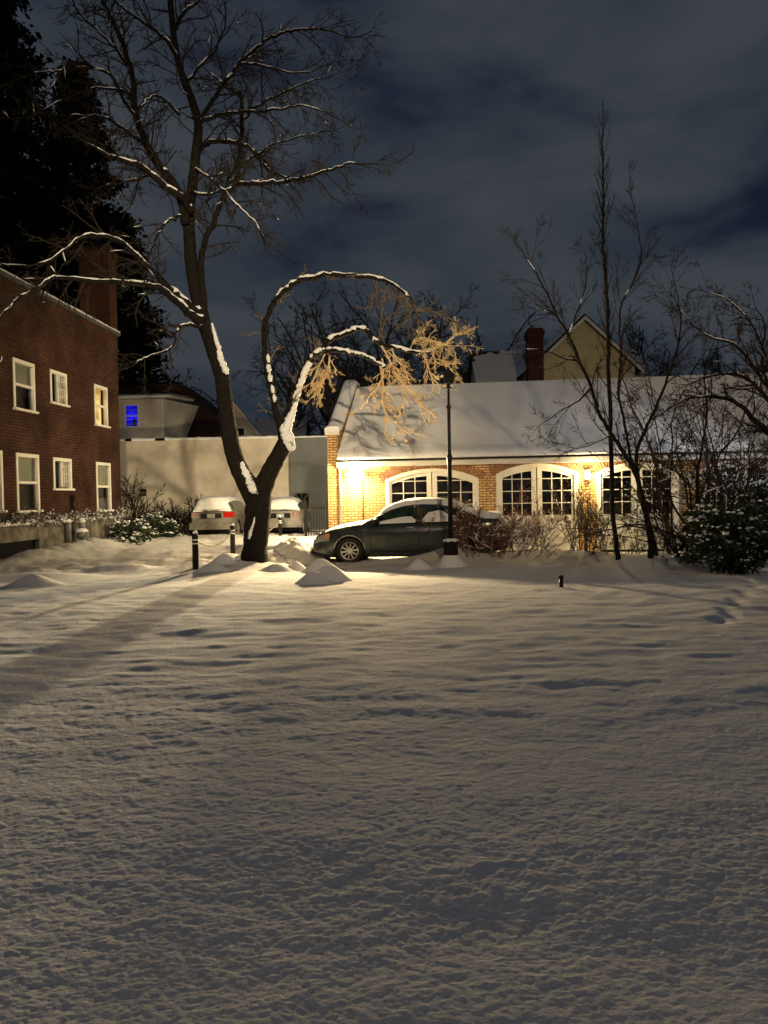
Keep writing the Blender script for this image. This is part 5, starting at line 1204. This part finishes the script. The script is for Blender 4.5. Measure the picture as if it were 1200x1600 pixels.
# frosted tree tops beyond the dormer house
FP = dict(seg=.25, wob=.14, trop=.02, kids=[4, 5, 4], ang=(25, 60), ratio=.5, rmin=.022, r0=.05, tip=.5)
def far_tree(name, label, px, pytop, Y, H, seed, twm, P, spread=.5, n=9, rb=.22, snowf=0, trunkH=.35):
    rd_ = random.Random(seed); p = at(px, pytop, Y); z0 = 0.0; r_ = tag(empty(name, (p.x, Y, 0)), label, 'tree', None); top = p.z; tH = top*trunkH
    m_ = MB(); P_ = [Vector((rd_.gauss(0,.08)*i, 0, tH*1.4*i/6-.1)) for i in range(7)]; m_.tube(P_, [rb*(1-.09*i) for i in range(7)], 8); m_.build('trunk', M['bark'], r_, True); T = []
    for i in range(n):
        b = P_[rd_.randrange(3, 7)]; a = rd_.uniform(0, 6.28); u_ = rd_.random()*1.7; d = Vector((math.cos(a)*spread*u_, math.sin(a)*spread*u_, 1)); grow(T, b, d, (top-b.z)*rd_.uniform(.75, 1.0), rb*.45, len(P['kids']), rd_, P)
    mesh_of(T).build('crown', M[twm], r_)
    if snowf:
        s_ = snow_on([t for t in T], rd_, .9, 1.3, .7, 0, 1-snowf); s_.build('snow', M['snow'], r_)
    return r_
far_tree('frosted_tree', 'snow crusted treetop just above the dormer house beside the brick building', 228, 572, 54, 8, 81, 'twig_far', FP, .7, 10, .2, .75)
far_tree('frosted_tree', 'small snow crusted treetop above the dark roof of the dormer house', 268, 582, 56, 8, 82, 'twig_far', FP, .6, 9, .18, .75)
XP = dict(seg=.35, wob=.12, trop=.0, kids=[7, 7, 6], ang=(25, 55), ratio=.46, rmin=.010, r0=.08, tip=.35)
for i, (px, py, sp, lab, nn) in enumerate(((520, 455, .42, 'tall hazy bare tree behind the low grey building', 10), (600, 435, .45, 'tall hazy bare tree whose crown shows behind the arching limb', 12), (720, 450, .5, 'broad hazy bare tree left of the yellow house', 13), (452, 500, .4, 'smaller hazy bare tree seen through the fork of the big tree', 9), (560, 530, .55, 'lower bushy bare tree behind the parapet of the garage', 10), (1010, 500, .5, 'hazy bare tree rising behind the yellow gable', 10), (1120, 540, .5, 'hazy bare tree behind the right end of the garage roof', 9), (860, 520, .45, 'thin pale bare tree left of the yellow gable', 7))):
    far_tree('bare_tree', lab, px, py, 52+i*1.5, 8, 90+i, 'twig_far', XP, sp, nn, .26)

# conifers behind the brick building
def conifer(name, label, px, pytop, Y, base_r, seed, nbr=190, z0=1.5):
    rd_ = random.Random(seed); p = at(px, pytop, Y); H = p.z; r_ = tag(empty(name, (p.x, Y, 0)), label, 'tree')
    m_ = MB(); m_.tube([(0,0,-.1),(0,0,H*.5),(0,0,H)], [.4,.25,.03], 10); m_.build('trunk', M['bark'], r_, True); m_ = MB(); s_ = MB()
    for i in range(nbr):
        t = (i+rd_.random())/nbr; z = z0+(H-z0)*t; L = base_r*(1-t)**.65*rd_.uniform(.6, 1.12)+.25; a = rd_.uniform(0, 6.28); d = Vector((math.cos(a), math.sin(a), -.10)); q = Vector((0,0,z)); n = int(L/.22)+2; prev = q
        for k in range(n):
            d.z -= .03; d.z += .0 if k < n*.6 else .05; q = q+d*(L/n)
            for c in range(6):
                o_ = Vector((rd_.gauss(0,.30), rd_.gauss(0,.30), rd_.gauss(0,.18)-.12)); s = rd_.uniform(.2, .52); leaf(m_, q+o_, s, rd_, .8, .35)
            if rd_.random() < .012: s_.lathe([(.001,0),(.12,.01),(.08,.06),(.001,.08)], 6, tuple(q+Vector((0,0,.12))), close=False)
    m_.build('crown', M['needle'], r_)
    if s_.v: s_.build('snow', M['snow'], r_, True)
    return r_
conifer('conifer', 'huge black conifer filling the sky behind the brick building at the left edge', 0, -60, 52, 7.5, 101, 460)
conifer('conifer', 'black conifer behind the brick chimney', 118, 95, 54, 7.0, 102, 420)
conifer('conifer', 'narrower black conifer right of the brick chimney above the dormer house', 192, 330, 58, 4.2, 103, 280, 5)

# dead vines along the brick building's foundation
rd = random.Random(77); T = []; VP_ = dict(seg=.08, wob=.3, trop=-.01, kids=[3, 3], ang=(30, 80), ratio=.6, rmin=.008, r0=.012, tip=.5)
for i in range(300):
    x = rd.uniform(-10.5, -.05); q = BF.w(x, -.12, FZ+rd.uniform(-.05, .1)); grow(T, q-BF.w(-5, 0, 0), Vector((rd.gauss(0,.5), rd.gauss(0,.5), rd.uniform(-.2, 1.0))), rd.uniform(.15, .42), .01, 2, rd, VP_)
vr = tag(empty('frosted_vine', BF.w(-5, 0, 0)), 'frost whitened dead vines along the foundation ledge of the brick building', 'vine')
mesh_of(T).build('stems', M['foundation'], vr); snow_on(T, rd, .9, 2.0, .5, 0, .45).build('snow', M['snow'], vr, True)

# iron railing between grey building and garage
p0 = at(478, 836, 30); p1 = at(512, 838, 30); ir = tag(empty('iron_fence', ((p0.x+p1.x)/2, 30, 0)), 'dark iron fence panel in the gap left of the garage', 'fence'); m_ = MB(); w = (p1.x-p0.x)/2
m_.box(-w, w, -.02, .02, 1.12, 1.17); m_.box(-w, w, -.02, .02, .2, .25)
for k in range(9): x = -w+2*w*k/8; m_.box(x-.012, x+.012, -.012, .012, -.1, 1.3)
m_.build('rails', M['dark_metal'], ir); m_ = MB()
for s in (-1, 1): m_.box(s*w-.05, s*w+.05, -.05, .05, -.1, 1.45)
m_.build('post', M['dark_metal'], ir)
